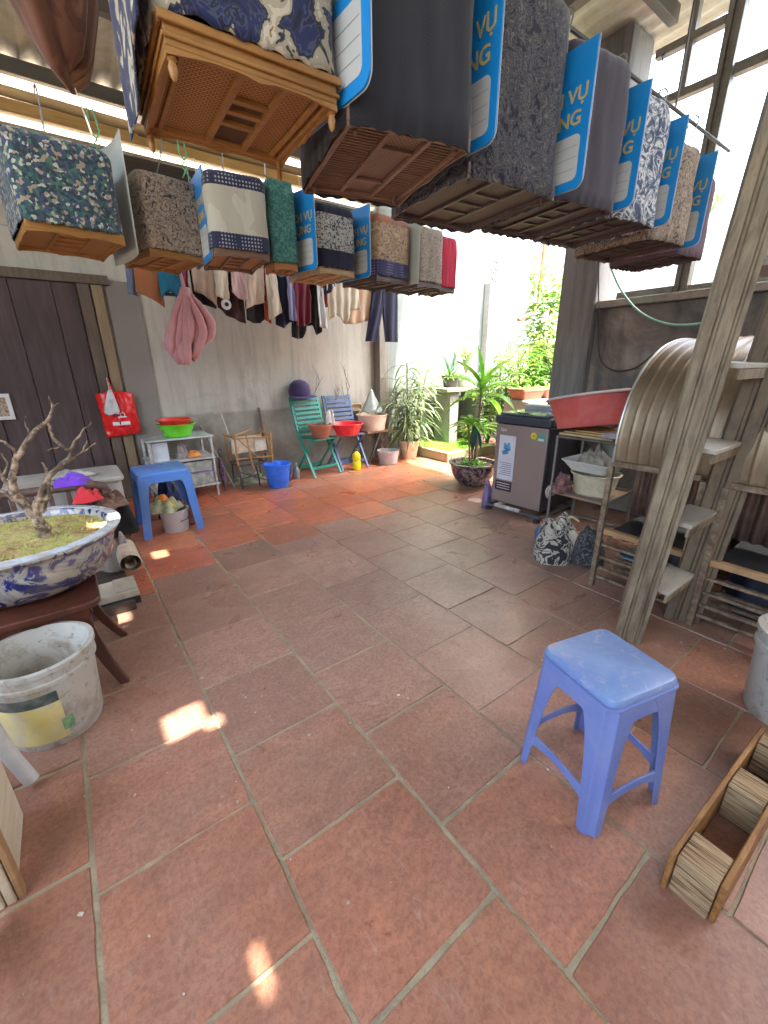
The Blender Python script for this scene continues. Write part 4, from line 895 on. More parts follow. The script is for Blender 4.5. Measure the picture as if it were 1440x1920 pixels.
def sb(u, v):
    a = 2*pi*u; r = .012+.06*v**.8*(1-.25*max(0, v-.85)/.15); return Vector((.375-.02*v+r*cos(a), 4.775+r*.4*sin(a), 1.10-.22*v+.008*sin(4*a)*v))
m_ = MB(); m_.grid(sb, 28, 10); m_.f.append(tuple(len(m_.v)-29+k for k in range(28))); m_.build('bag', M('thin white plastic', (.62, .60, .60), .3, bump=.5, bsc=20, trans=.15), wb, ang=80)
MB().tube([(.375, 4.79, 1.10), (.38, 4.86, 1.17), (.384, 4.92, 1.2)], .005, 6).build('handle', M('thin white plastic', (.62, .6, .6)), wb)

# ------------------------------------------------------------------ along the grey wall
# metal shelf with basins
sh = thing('wire_shelf', 'low white metal shelf with glass top against the grey wall', 'shelf', (.85, 4.7, 0))
wm_ = M('white metal', (.60, .60, .57), .5, .2, dirt=(.3, .22, .14), dirtamt=.6)
for (x, y) in ((.57, 4.50), (1.14, 4.50), (.57, 4.90), (1.14, 4.90)): MB().box(x-.011, x+.011, y-.011, y+.011, 0, .62).build('leg', wm_, sh, bevel=.003)
for z in (.62, .40, .12): MB().box(.545, 1.165, 4.475, 4.925, z+.001, z+.016).build('shelf_board', M('glass shelf', (.55, .60, .60), .2, dirt=(.4, .38, .33)) if z > .6 else wm_, sh, bevel=.004)
MB().box(.60, .74, 4.56, 4.86, .417, .60).build('white_panel', M('white panel', (.62, .65, .70), .4), sh)
def lbox(name, label, x0, x1, y0, y1, z0, z1, mat, cat='box', b_=.01): return tag(MB().box(x0, x1, y0, y1, z0, z1).build(name, mat, bevel=b_), label, cat)
clr = M('clear drawer', (.42, .45, .38), .25, var=.5, sc=16, trans=.1)
cd = thing('drawer_unit', 'cloudy clear plastic drawer unit with a purple edge under the shelf', 'drawers', (1.0, 4.6, .14))
MB().box(.78, 1.12, 4.50, 4.86, .137, .27).build('drawer', clr, cd, bevel=.008); MB().box(.78, 1.12, 4.50, 4.86, .275, .385).build('drawer', clr, cd, bevel=.008)
MB().box(.775, 1.125, 4.494, 4.866, .268, .276).build('edge', M('purple plastic', (.28, .14, .4), .5), cd)
rag('orange_cloth', 'small orange cloth on the middle shelf behind the blue table stool', .98, 4.62, .417, .07, .06, .05, M('orange rag', (.65, .25, .05), .8), 8)
rag('grey_jars', 'grey and pink oddments heaped on the middle shelf', .88, 4.66, .417, .06, .08, .12, M('oddments', (.35, .28, .27), .7, var=.5, sc=20), 9, 'oddments', .9)
def basin(name, label, c, R, H, rb, mat, n=48, tilt=None, lip=.015, w=.006, cat='basin', group=None):
    prof = [(rb*.9, .003), (rb, 0), (rb+.01, .012)]+[(rb+(R-rb)*(k/6)**.8, .012+(H-.012)*k/6) for k in range(1, 7)]
    prof += [(R+lip, H+.002), (R+lip+.002, H+.008), (R+lip-.002, H+.012), (R, H+.010), (R-w, H)]+[(rb-w+(R-rb)*(k/6)**.8, .018+(H-.018)*k/6) for k in range(5, 0, -1)]+[(rb-w, .016), (.003, .014)]
    o = MB().lathe(c, prof, n, M4=tilt).build(name, mat, origin=c, ang=50)
    return tag(o, label, cat, group)
bc1 = Vector((.87, 4.66, .64))
basin('green_basin', 'bright green round plastic basin on the metal shelf', bc1, .165, .11, .12, M('green plastic', (.15, .62, .03), .3, var=.05, bump=0))
basin('red_basin', 'red plastic basin stacked inside the green one', bc1+Vector((-.01, 0, .075)), .150, .08, .11, M('red plastic', (.72, .05, .03), .3, var=.05, bump=0))
# tools leaning
wdl = wood('light stick', (.4, .34, .25), (.6, .53, .42), grain=(9, 9, 1))
for nm, lb, a, b_, r, mt in (('stick', 'pale thin stick leaning on the wall left of the broken wood cage', (1.50, 4.70, 0), (1.39, 4.98, .90), .008, wdl), ('stick', 'grey pole leaning beside the shelf', (1.36, 4.66, 0), (1.17, 4.98, .68), .012, M('grey stick', (.3, .3, .28), .7)), ('stick', 'short dark stick leaning right of the broken wood cage', (1.84, 4.84, .0), (1.86, 4.985, .83), .014, wood('dark stick', (.07, .05, .04), (.16, .12, .1))), ('stick', 'orange brown lath leaning beside the blue bucket', (1.93, 4.82, .0), (1.87, 4.985, .72), .012, wood('orange lath', (.35, .17, .05), (.5, .3, .12)))):
    tag(MB().tube([a, tuple((Vector(a)+Vector(b_))/2+Vector((.004, 0, 0))), b_], r, 8).build(nm, mt, origin=a), lb, 'stick')
um = thing('umbrella', 'folded dark patterned umbrella standing by the shelf', 'umbrella', (1.2, 4.62, 0))
MB().lathe((1.24, 4.60, .03), [(.006, 0), (.02, .05), (.032, .14), (.028, .26), (.012, .34)], 14, M4=Matrix.Rotation(radians(-8), 4, 'X')).build('canopy', fabric('umbrella cloth', [(0, (.03, .02, .04)), (.5, (.16, .05, .12)), (.6, (.4, .38, .4))], 40, 'noise', 2), um, ang=80)
MB().tube([(1.24, 4.60, 0), (1.24, 4.64, .36), (1.235, 4.66, .43), (1.25, 4.66, .46), (1.27, 4.65, .44)], .006, 6).build('shaft', M('dark shaft', (.03, .03, .03), .4), um)
# broken wooden cage on a dark stand
bgd = thing('broken_cage', 'small broken wooden cage with a pale panel on a rickety dark stand', 'cage', (1.58, 4.7, 0))
ora = wood('orange old wood', (.32, .15, .05), (.5, .28, .12), .7)
f = MB(); x0, x1, y0, y1, z0, z1 = 1.40, 1.80, 4.56, 4.86, .34, .56
for x in (x0, x1):
    for y in (y0, y1): f.bar((x, y, z0-.08), (x+jit(.012), y+jit(.012), z1+.03), .018, .018)
for z in (z0, z1):
    f.bar((x0-.02, y0, z), (x1+.02, y0, z+jit(.02)), .016, .016); f.bar((x0, y1, z), (x1, y1, z+jit(.02)), .016, .016); f.bar((x0, y0, z+.002), (x0, y1, z), .014, .014); f.bar((x1, y0, z), (x1, y1, z+jit(.02)), .014, .014)
f.bar((x0+.03, y0-.015, z1), (x0+.22, y0-.012, z0), .014, .012); f.bar((x0+.12, y0-.02, z1+.03), (x0+.16, y0-.02, z0-.14), .016, .012); f.bar((x0, y0, z1+.03), (x1-.1, y1, z1+.05), .014, .014)
f.build('frame', ora, bgd, bevel=.002)
MB().box(x0+.03, x1-.02, y1-.05, y1-.04, z0+.01, z1-.02).build('pale_panel', M('pale panel', (.60, .50, .36), .8, sc=9, dirt=(.32, .22, .12)), bgd)
MB().box(x0+.22, x1-.05, y0+.02, y0+.028, z0+.06, z1-.02).build('pale_panel', M('pale card', (.62, .58, .46), .8, sc=9, dirt=(.4, .3, .2)), bgd)
f = MB()
for x in (1.42, 1.62, 1.72): f.bar((x, 4.55, 0), (x-.02, 4.57, .27), .014, .014)
for x in (1.42, 1.74): f.bar((x, 4.85, 0), (x, 4.83, .27), .014, .014)
f.bar((1.40, 4.56, .262), (1.78, 4.56, .258), .016, .02); f.bar((1.40, 4.84, .26), (1.78, 4.84, .26), .016, .02); f.bar((1.41, 4.55, .255), (1.41, 4.86, .255), .016, .016); f.bar((1.73, 4.55, .255), (1.73, 4.86, .255), .016, .016); f.bar((1.42, 4.54, .12), (1.62, 4.55, .14), .012, .012); f.bar((1.42, 4.545, .19), (1.72, 4.55, .05), .010, .012)
f.build('stand', wood('dark stand', (.05, .035, .03), (.12, .09, .08)), bgd)
rag('rubble_bits', 'rubbish and plant bits gathered at the wall foot under the broken cage', 1.58, 4.78, .0, .22, .12, .09, M('rubbish', (.22, .22, .16), .9, var=.9, sc=24), 11, 'rubbish', .95)
# blue bucket
bb = thing('bucket', 'small bright blue plastic bucket with a handle on the floor tiles', 'bucket', (1.79, 4.42, 0))
bl_m = M('blue plastic', (.035, .17, .72), .32, var=.06, bump=0)
MB().lathe((1.79, 4.42, 0), [(.10, .003), (.105, 0), (.112, .02), (.142, .24), (.156, .245), (.158, .262), (.150, .266), (.141, .262), (.137, .24), (.106, .025), (.003, .015)], 40).build('bucket_body', bl_m, bb, ang=40)
MB().tube([(1.79+.157*cos(a), 4.42-.01-.155*sin(a)*.98, .245-.15*sin(a)) for a in [pi*k/14 for k in range(15)]], .004, 6).build('handle', M('blue handle', (.03, .12, .5), .35), bb)
# small bottle
def bottle(name, label, c, prof, mat, capm=None, cap=None, parts=()):
    t = thing(name, label, 'bottle', c)
    MB().lathe(c, prof, 24).build('bottle_body', mat, t, ang=45)
    if cap: MB().lathe(Vector(c)+Vector((0, 0, cap[0])), [(cap[1], 0), (cap[1], cap[2])], 18).build('cap', capm, t, bevel=.002)
    return t
bottle('glass_bottle', 'small grey glass bottle between the blue bucket and green chair', (2.11, 4.62, 0), [(.038, 0), (.042, .01), (.042, .09), (.032, .12), (.014, .145), (.013, .17)], M('cloudy glass', (.42, .45, .44), .15, trans=.3), M('grey cap', (.5, .5, .5), .4), (.171, .016, .02))
yb_ = bottle('yellow_bottle', 'bright yellow plastic bottle with a waist on the floor by the chairs', (2.93, 4.54, 0), [(.05, 0), (.055, .012), (.055, .10), (.046, .115), (.046, .125), (.056, .14), (.052, .20), (.03, .225), (.016, .235), (.016, .245)], M('yellow plastic', (.80, .66, .01), .3, var=.05, bump=0), M('dark cap', (.1, .1, .1), .4), (.246, .019, .025))

# folding slat chairs
def chair(label, mat, loc, rz_, open_=1):
    t = thing('folding_chair', label, 'chair', loc, 'folding slat chairs by the wall')
    W_ = .40; R_ = Matrix.Rotation(rz_, 3, 'Z'); o = Vector(loc)
    X = lambda x, y, z: o+R_ @ Vector((x, y, z))
    up = R_ @ Vector((1, 0, 0))
    # local: front at -y, back at +y
    for s_ in (-1, 1):
        x = s_*W_/2
        MB().bar(X(x, -.22, 0), X(x, .06, .46), .02, .032, up).bar(X(x, .06, .46), X(x, .20, .93), .02, .034, up).build('back_frame', mat, t, bevel=.004)
        x2 = s_*(W_/2-.028)
        MB().bar(X(x2, .22, 0), X(x2, -.16, .44), .018, .03, up).build('leg', mat, t, bevel=.004)
    for k in range(8):
        f = .06+.90*k/7; z = .50+.42*f; y = .06+.14*((z-.46)/.47)
        MB().bar(X(-W_/2+.012, y-.012, z), X(W_/2-.012, y-.012, z), .012, .036, R_ @ Vector((0, .25, 1))).build('back_slat', mat, t, bevel=.002)
    for k in range(7):
        y = -.19+.052*k; MB().bar(X(-W_/2+.03, y, .452), X(W_/2-.03, y, .452), .042, .014).build('seat_slat', mat, t, bevel=.002)
    MB().bar(X(-W_/2+.012, -.155, .105), X(W_/2-.012, -.155, .105), .014, .035).build('stretcher', mat, t, bevel=.002)
    MB().bar(X(-W_/2+.04, .155, .08), X(W_/2-.04, .155, .08), .014, .035).build('stretcher', mat, t, bevel=.002)
    return t
green = M('green paint', (.012, .27, .19), .42, var=.2, sc=9, dirt=(.03, .12, .09), dirtamt=.4)
chair('green painted wooden folding chair against the grey wall', green, (2.44, 4.70, 0), radians(9))
navyp = M('slate blue paint', (.045, .10, .22), .5, var=.2, sc=9, dirt=(.15, .16, .18), dirtamt=.4)
chair('slate blue wooden folding chair beside the green one', navyp, (2.90, 4.74, 0), radians(2))
# helmet-like knitted cap on the green chair back
ht = thing('cap', 'dark purple knitted cap resting on top of the green chair back', 'cap', (2.36, 4.88, .92))
MB().lathe((2.36, 4.90, .94), [(.125, 0), (.135, .03), (.133, .08), (.115, .14), (.075, .18), (.02, .198)], 32, M4=Matrix.Rotation(radians(8), 4, 'X')).build('crown', fabric('purple knit', [(0, (.025, .015, .06)), (1, (.06, .04, .12))], 90, 'check'), ht, ang=60)
def brim(u, v):
    a = radians(200+140*u); r = .13+.07*v; return Vector((2.37+r*cos(a), 4.90+r*sin(a)*1.0, .955-.02*v-.01*sin(pi*u)))
MB().grid(brim, 20, 5).build('brim', M('purple brim', (.10, .05, .16), .8, bump=.4, bsc=120), ht, solid=.006)
# terracotta pot on green chair
terra = M('terracotta', (.40, .12, .06), .75, sc=8, dirt=(.25, .13, .09))
tp = thing('flower_pot', 'small terracotta pot with a bare stem on the green chair seat', 'pot', (2.45, 4.58, .46))
MB().lathe((2.45, 4.58, .461), [(.085, 0), (.10, .02), (.125, .10), (.138, .14), (.150, .143), (.150, .165), (.132, .166), (.125, .14), (.004, .14)], 36).build('pot_body', terra, tp, ang=40)
MB().tube([(2.45, 4.58, .60), (2.48, 4.57, .70), (2.54, 4.56, .80)], [.008, .006, .003], 7).build('stem', bark, tp); disk((2.45, 4.58), .125, .612).build('soil', M('dark soil', (.07, .05, .035), .95, bump=.7), tp)
basin('red_wash_basin', 'wide red plastic wash basin on the slate blue chair seat', Vector((2.83, 4.60, .462)), .205, .13, .15, M('red plastic glossy', (.75, .03, .04), .28, var=.05, bump=0))
rag('white_bag', 'crumpled white plastic bag between the terracotta pot and red basin', 2.62, 4.66, .47, .10, .08, .25, M('white bag plastic', (.55, .52, .48), .3, bump=.5, bsc=20, trans=.1), 13, 'bag', .25)
# bare twigs behind the chairs
tw = thing('bare_plant', 'leafless little tree with forked twigs standing behind the blue chair', 'plant', (2.95, 4.92, .5))
rr = random.Random(9); q = MB()
def twig(p_, d, L_, r, n_, m_):
    pts = [p_]; dd_ = d.copy()
    for k in range(5): dd_ = (dd_+Vector((rr.uniform(-.22, .22), rr.uniform(-.05, .05), rr.uniform(-.05, .2)))).normalized(); pts.append(pts[-1]+dd_*L_/5)
    m_.tube(pts, [r*(1-.12*k) for k in range(6)], 6)
    if n_:
        for k in range(3): twig(pts[rr.randint(2, 5)], (dd_+Vector((rr.uniform(-.9, .9), rr.uniform(-.15, .15), rr.uniform(-.1, .6)))).normalized(), L_*.6, r*.6, n_-1, m_)
twig(Vector((2.85, 4.93, .70)), Vector((.1, 0, 1)), .28, .008, 2, q); twig(Vector((3.0, 4.93, .70)), Vector((.5, 0, 1)), .35, .008, 2, q); twig(Vector((2.5, 4.95, .80)), Vector((.3, 0, 1)), .36, .006, 1, q)
q.build('twigs', M('grey twig', (.20, .17, .14), .8), tw)
# wooden stool, cream planter, bag, frame
ws = thing('wooden_stool', 'old wooden stool with crossed legs carrying the cream planter', 'stool', (3.42, 4.78, 0))
sw = wood('stool wood', (.20, .14, .10), (.38, .29, .2))
MB().box(3.20, 3.64, 4.66, 4.92, .42, .45).build('seat', sw, ws, bevel=.005)
for a, b_ in (((3.22, 4.68, 0), (3.42, 4.68, .42)), ((3.62, 4.70, 0), (3.40, 4.70, .42)), ((3.24, 4.9, 0), (3.26, 4.9, .42)), ((3.60, 4.9, 0), (3.58, 4.9, .42))): MB().bar(a, b_, .025, .03, (0, 1, 0)).build('leg', wood('dark leg', (.05, .035, .03), (.12, .09, .08)), ws, bevel=.003)
basin('cream_planter', 'round cream planter on the wooden stool', Vector((3.36, 4.78, .452)), .205, .20, .165, M('cream ceramic', (.60, .52, .42), .5, dirt=(.45, .36, .26)), cat='planter')
def cbg(u, v):
    a = 2*pi*u; r = .01+.17*v**1.1; return Vector((3.36+.02*v+r*cos(a)*(1+.1*sin(3*a)), 4.79+r*.6*sin(a), .99-.30*v+.012*sin(6*a)*v))
tag(MB().grid(cbg, 40, 12).build('clear_bag', M('clear plastic', (.42, .47, .44), .2, bump=.6, bsc=18, trans=.35), solid=.002, ang=80), 'cloudy clear plastic bag peaked over the cream planter', 'bag')
MB_ = MB().box(3.10, 3.32, 4.95, 4.98, .78, .80); MB_.box(3.10, 3.32, 4.95, 4.98, .70, .72); MB_.box(3.10, 3.12, 4.95, 4.98, .72, .78); MB_.box(3.30, 3.32, 4.95, 4.98, .72, .78); MB_.box(3.11, 3.31, 4.972, 4.98, .71, .79)
tag(MB_.build('wooden_tray', wood('tray wood', (.45, .33, .2), (.6, .47, .3)), bevel=.003), 'light wooden tray on edge behind the cream planter', 'tray')
basin('grey_bowl', 'round grey stoneware bowl on the floor below the stool', Vector((3.46, 4.55, 0)), .15, .18, .12, M('grey stoneware', (.33, .31, .31), .55, dirt=(.45, .42, .4)), cat='bowl', lip=.004, w=.02)

# blue table stool with arched sides, bucket under it
pb = M('blue stool plastic', (.10, .26, .66), .36, var=.08, sc=3, bump=.05, dirt=(.2, .34, .6), dirtamt=.3)
def tablestool():
    x0, x1, y0, y1, H_ = .335, .715, 3.60, 3.99, .52
    t = thing('plastic_stool', 'tall square blue plastic stool with arched sides over a white bucket', 'stool', ((x0+x1)/2, (y0+y1)/2, 0))
    cx, cy = (x0+x1)/2, (y0+y1)/2
    o_ = rrect(x1-x0, y1-y0, .035, x0=x0, y0=y0)
    MB().loft([[Vector((x, y, H_-.022)) for x, y in o_], [Vector((x, y, H_-.006)) for x, y in o_], [Vector((cx+(x-cx)*.97, cy+(y-cy)*.97, H_)) for x, y in o_]]).build('seat', pb, t, ang=50)
    S_ = lambda x, y, z: Vector((cx+(x-cx)*(1+.20*(H_-z)/H_), cy+(y-cy)*(1+.12*(H_-z)/H_), z))
    for (a, b_, nrm) in (((x0, y0), (x1, y0), (0, 1, 0)), ((x1, y0), (x1, y1), (-1, 0, 0)), ((x1, y1), (x0, y1), (0, -1, 0)), ((x0, y1), (x0, y0), (1, 0, 0))):
        # side frame with arch as strip of quads
        lw = .17; outl = []; n_ = 10; m_ = MB(); A, B = Vector((*a, 0)), Vector((*b_, 0)); Nn = Vector(nrm)
        def pt(u, z): q = A.lerp(B, u); return S_(q.x, q.y, z)
        inner = [(lw*.72, 0), (lw*.95, .34)]+[(lw+.05-.05*cos(pi/2*k/6)*1.0+.02*(1-cos(pi/2*k/6)), .37+.07*sin(pi/2*k/6)) for k in range(7)]
        left = [(u, z) for u, z in inner]
        poly = [(0.0, 0), (0, H_-.023), (1, H_-.023), (1, 0)]+[(1-u, z) for u, z in left]+[(u, z) for u, z in reversed(left)]
        vs = [pt(u, z)+Nn*.003 for u, z in poly]; v2 = [q+Nn*.008 for q in vs]; n = len(vs)
        bm = bmesh.new(); bv = [bm.verts.new(q) for q in vs]; f = bm.faces.new(bv); res = bmesh.ops.triangulate(bm, faces=[f]); tri = [tuple(v.index for v in f_.verts) for f_ in (bm.verts.index_update() or bm.faces)]; bm.free()
        m_.add(vs+v2, tri+[tuple(n+i for i in f_[::-1]) for f_ in tri]+[(i, (i+1) % n, n+(i+1) % n, n+i) for i in range(n)])
        m_.build('arched_side', pb, t)
    return t
tablestool()
wbk = thing('white_bucket', 'small white bucket full of vegetable scraps under the blue table stool', 'bucket', (.53, 3.66, 0))
wq = Vector((.555, 3.68, 0))
MB().lathe(wq, [(.085, .003), (.09, 0), (.094, .02), (.108, .17), (.116, .172), (.116, .19), (.108, .19), (.104, .17), (.088, .02), (.003, .015)], 36).build('bucket_body', M('white bucket plastic', (.52, .50, .48), .4, dirt=(.45, .38, .32), dirtamt=.5), wbk, ang=40)
MB().tube([(wq.x+.02, wq.y-.108, .10), (wq.x+.07, wq.y-.10, .11), (wq.x+.11, wq.y-.05, .125)], .004, 6).build('handle', M('dark handle', (.05, .05, .05), .5), wbk)
rag('plastic_bag', 'greenish clear plastic bag of scraps spilling over the white bucket', .50, 3.70, .185, .13, .11, .10, M('greenish bag', (.45, .46, .24), .3, var=.4, sc=14, trans=.12, bump=.6, bsc=20), 21, 'bag', .7)
rag('orange_peel', 'bright orange peel on top of the scraps under the blue table stool', .49, 3.68, .275, .04, .03, .035, M('orange peel', (.85, .27, .02), .5), 22, 'peel')
rag('yellow_peel', 'small yellow scrap on the plastic bag under the blue table stool', .54, 3.62, .225, .022, .02, .03, M('yellow scrap', (.8, .6, .05), .5), 23, 'scrap')
rag('dark_shoe', 'dark shoe and red cloth beside the white bucket', .66, 3.78, .0, .07, .06, .17, M('dark shoe', (.12, .03, .03), .6, var=.6, sc=20), 24, 'shoe')
rag('dark_box', 'dark blue bag standing behind the white bucket', .60, 4.05, .0, .10, .08, .36, M('dark blue bag', (.01, .015, .09), .5), 25, 'bag', .2)
# ------------------------------------------------------------------ foreground blue stool
pb2 = M('violet blue plastic', (.13, .18, .40), .38, var=.10, sc=5, bump=.06, bsc=90, dirt=(.22, .26, .42), dirtamt=.35)
def topmat():
    mt, n, l, b = newmat('worn stool top'); v = coords(n, l)
    c = ramp(n, l, noise(n, l, v, 8, 8, .7), [(.35, (.14, .22, .44)), (.65, (.20, .29, .47))])
    c = mixc(n, l, ramp(n, l, noise(n, l, v, 22, 6, .7, 1), [(.55, (0, 0, 0)), (.68, (.55,)*3)]), c, (.42, .42, .45))
    c = mixc(n, l, ramp(n, l, noise(n, l, v, 11, 3), [(.66, (0, 0, 0)), (.73, (.6,)*3)]), c, (.32, .22, .18))
    l.new(c, b.inputs['Base Color']); b.inputs['Roughness'].default_value = .34; addbump(n, l, b, noise(n, l, v, 120, 3), .2, .002); return mt
def stool():
    H_ = .465; c = Vector((1.142, .425, 0)); A = radians(-14)
    R_ = Matrix.Rotation(A, 3, 'Z')
    t = thing('plastic_stool', 'violet blue plastic stool standing alone on the tiles in front', 'stool', c)
    W = lambda x, y, z: c+R_ @ Vector((x, y, z))
    hw = .134
    o_ = rrect(2*hw, 2*hw, .034, x0=-hw, y0=-hw, n=6)
    sc_ = lambda s_, z: [W(x*s_, y*s_, z) for x, y in o_]
    MB().loft([sc_(.97, H_-.026), sc_(.985, H_-.020), sc_(.985, H_-.008), sc_(.965, H_-.001), sc_(.93, H_+.001)]).build('seat', topmat(), t, ang=40)
    MB().loft([sc_(1.0, H_-.034), sc_(1.035, H_-.030), sc_(1.035, H_-.024), sc_(.985, H_-.0235)]).build('seat_rim', pb2, t, ang=40)
    sp = lambda z: 1+.18*(H_-z)/H_
    def leg(sx, sy):
        rings = []
        for k in range(13):
            f = k/12; z = (H_-.032)*(1-f); s_ = sp(z)*hw; L = .074-.026*f+(.04*(1-f)**6); th = .006; e = .019
            # L section with a groove in the corner
            q = [(0, -L), (0, -e*1.3), (-e*.6, -e*.9), (-e*.9, -e*.6), (-e*1.3, 0), (-L, 0), (-L, -th), (-e*1.6, -th), (-e*1.25, -e*1.1), (-e*1.1, -e*1.25), (-th, -e*1.6), (-th, -L)]
            rings.append([W(sx*(s_+a), sy*(s_+b_), z) for a, b_ in q])
        MB().loft(rings).build('leg', pb2, t, bevel=.0022)
        return
        z = .0; s_ = sp(0)*hw; L = .048
        MB().loft([[W(sx*(s_*k1+a), sy*(s_*k1+b_), zz) for a, b_ in ((.001, .001), (-L, .001), (-L, -.012), (-.014, -.016), (-.012, -L), (.001, -L))] for zz, k1 in ((0.0, 1), (.012, .995))]).build('foot', pb2, t, bevel=.002)
    for sx in (-1, 1):
        for sy in (-1, 1): leg(sx, sy)
    for ax in (0, 1):
        for s_ in (-1, 1):
            def Q(u, off, z):   # u along the side -1..1
                k = sp(z)*hw; return W(u*k, s_*(k-off), z) if ax == 0 else W(s_*(k-off), u*k, z)
            # apron with arched lower edge
            n_ = 16; rings = []
            for k in range(n_+1):
                u = -.56+1.12*k/n_; d = .050+.045*abs(u/.56)**5
                rings.append([Q(u, .001, H_-.033), Q(u, .008, H_-.033), Q(u, .008, H_-.033-d), Q(u, .001, H_-.033-d)])
            MB().loft(rings).build('apron', pb2, t, bevel=.0015)
            rings = []
            for k in range(n_+1):
                u = -.74+1.48*k/n_; z = .130-.018*(1-abs(u)) if False else .118+.016*(1-(u/.74)**2); d = .026+.022*abs(u/.74)**4
                rings.append([Q(u, .002, z+d*.5), Q(u, .009, z+d*.5), Q(u, .009, z-d*.55), Q(u, .002, z-d*.55)])
            MB().loft(rings).build('stretcher', pb2, t, bevel=.0015)
stool()

# plywood step block at the right edge
def plymat():
    mt, n, l, b = newmat('plywood edge'); v = coords(n, l, (1, 1, 1))
    f = noise(n, l, coords(n, l, (60, 2, 60)), 2.0, 3, .6); c = ramp(n, l, f, [(.36, (.06, .03, .012)), (.44, (.22, .13, .055)), (.54, (.38, .27, .14)), (.64, (.14, .075, .03))])
    l.new(c, b.inputs['Base Color']); b.inputs['Roughness'].default_value = .75; addbump(n, l, b, f, .8, .004); return mt
def plyside():
    mt, n, l, b = newmat('plywood face'); f = noise(n, l, coords(n, l, (2, 9, 14)), 4, 8, .7, .5)
    c = ramp(n, l, f, [(.3, (.10, .04, .010)), (.5, (.25, .11, .025)), (.7, (.36, .19, .06))])
    l.new(c, b.inputs['Base Color']); b.inputs['Roughness'].default_value = .6; addbump(n, l, b, f, .5, .003); return mt
ply, plf = plymat(), plyside()
cr = thing('plywood_frame', 'ladder like plywood frame with cross blocks lying by the right bucket', 'frame', (1.3, .08, 0))
ca = radians(-2)
def cbx(x0, x1, y0, y1, z0, z1, nm, mt):
    R_ = Matrix.Rotation(ca, 3, 'Z'); o = Vector((.995, .032, 0))
    m_ = MB(); m_.hexa([o+R_ @ Vector(q) for q in ((x0, y0, z0), (x1, y0, z0), (x1, y1, z0), (x0, y1, z0), (x0, y0, z1), (x1, y0, z1), (x1, y1, z1), (x0, y1, z1))]); m_.build(nm, mt, cr, bevel=.003)
cbx(0, .68, .098, .111, 0, .13, 'side_rail', plf); cbx(0.02, .66, -.004, .010, 0, .13, 'side_rail', plf)
for x, x2 in ((.012, .115), (.345, .44), (.60, .655)): cbx(x, x2, .0115, .0965, .0, .126, 'cross_block', ply)
# white bucket at the right edge
rbk = thing('paint_bucket', 'white paint bucket with volume marks at the right edge of the floor', 'bucket', (1.99, .14, 0)); rc = Vector((2.0, .10, 0))
MB().lathe(rc, [(.112, .003), (.116, 0), (.122, .02), (.138, .285), (.146, .288), (.146, .305), (.140, .307), (.142, .34), (.150, .343), (.150, .362), (.136, .362), (.130, .35), (.116, .03), (.003, .02)], 48).build('bucket_body', bkm, rbk, ang=40)
disk(rc, .128, .30).build('contents', M('sand fill', (.40, .28, .15), .9, sc=9, dirt=(.2, .14, .08)), rbk)
f = MB()
for k in range(6):
    z = .06+.035*k; rr_ = .122+.016*(z-.02)/.265+.001
    a0, a1 = radians(168), radians(168+(14 if k % 2 else 9)); f.add([rc+Vector((rr_*cos(a0), rr_*sin(a0), z)), rc+Vector((rr_*cos(a1), rr_*sin(a1), z)), rc+Vector((rr_*cos(a1), rr_*sin(a1), z+.003)), rc+Vector((rr_*cos(a0), rr_*sin(a0), z+.003))], [(0, 1, 2, 3)])
f.build('volume_marks', M('ink', (.05, .05, .05), .6), rbk)
f = MB(); f.grid(lambda u, v: rc+Vector(((.126)*cos(radians(195+30*u)), (.126)*sin(radians(195+30*u)), .03+.05*v)), 8, 2); f.build('label_mark', M('green mark', (.03, .25, .09)), rbk)

# crumbs and grit on the tiles
gt = MB(); rg = random.Random(77)
for k in range(420):
    x, y = rg.uniform(-.9, 3.2), rg.uniform(.2, 4.6); s_ = rg.uniform(.0012, .0045)*(1.6 if rg.random() < .06 else 1); a = rg.random()*3
    gt.rbox((x, y, .0022+s_*.2), s_*2, s_*rg.uniform(.8, 2), s_*.6, a)
o = gt.build('grit', M('grit', (.42, .37, .30), .9, var=.7, sc=30), origin=(0, 0, 0), smooth=False); o['kind'] = 'stuff'; o['label'] = 'crumbs and grit scattered over the clay tiles'; o['category'] = 'grit'
# ------------------------------------------------------------------ washing machine
wmo = thing('washing_machine', 'brown grey top loading washing machine with stickers, by the pillar', 'washing machine', (3.42, 2.2, 0))
ra = radians(3.5); wo = Vector((3.12, 1.93, 0)); RW = Matrix.Rotation(ra, 3, 'Z')
WX = lambda x, y, z: wo+RW @ Vector((x, y, z))
def wbox(x0, x1, y0, y1, z0, z1, nm, mt, par=wmo, bv=.012):
    m_ = MB(); m_.hexa([WX(*q) for q in ((x0, y0, z0), (x1, y0, z0), (x1, y1, z0), (x0, y1, z0), (x0, y0, z1), (x1, y0, z1), (x1, y1, z1), (x0, y1, z1))]); return m_.build(nm, mt, par, bevel=bv)
bodym = M('brown metallic', (.34, .275, .245), .38, .45, var=.06, sc=2, bump=.02)
dkm = M('machine dark plastic', (.018, .018, .022), .4, var=.05)
wbox(0, .54, 0, .52, .07, .80, 'cabinet', dkm, bv=.015)
wbox(-.008, -.0005, .012, .508, .085, .795, 'front_panel', bodym, bv=.003)
wbox(-.010, .55, -.006, .526, .802, .872, 'top_frame', M('machine blue grey', (.045, .055, .065), .35), bv=.012)
wbox(.0, .42, .03, .49, .875, .895, 'lid', M('glass lid', (.10, .13, .14), .08, .2, bump=0), bv=.006)
wbox(.425, .55, .0, .52, .875, .935, 'console', M('console plastic', (.36, .40, .40), .35), bv=.012)
wbox(.0, .03, .2, .32, .897, .906, 'lid_handle', dkm, bv=.003)
sk = M('sticker white', (.58, .57, .60), .5, var=.06)
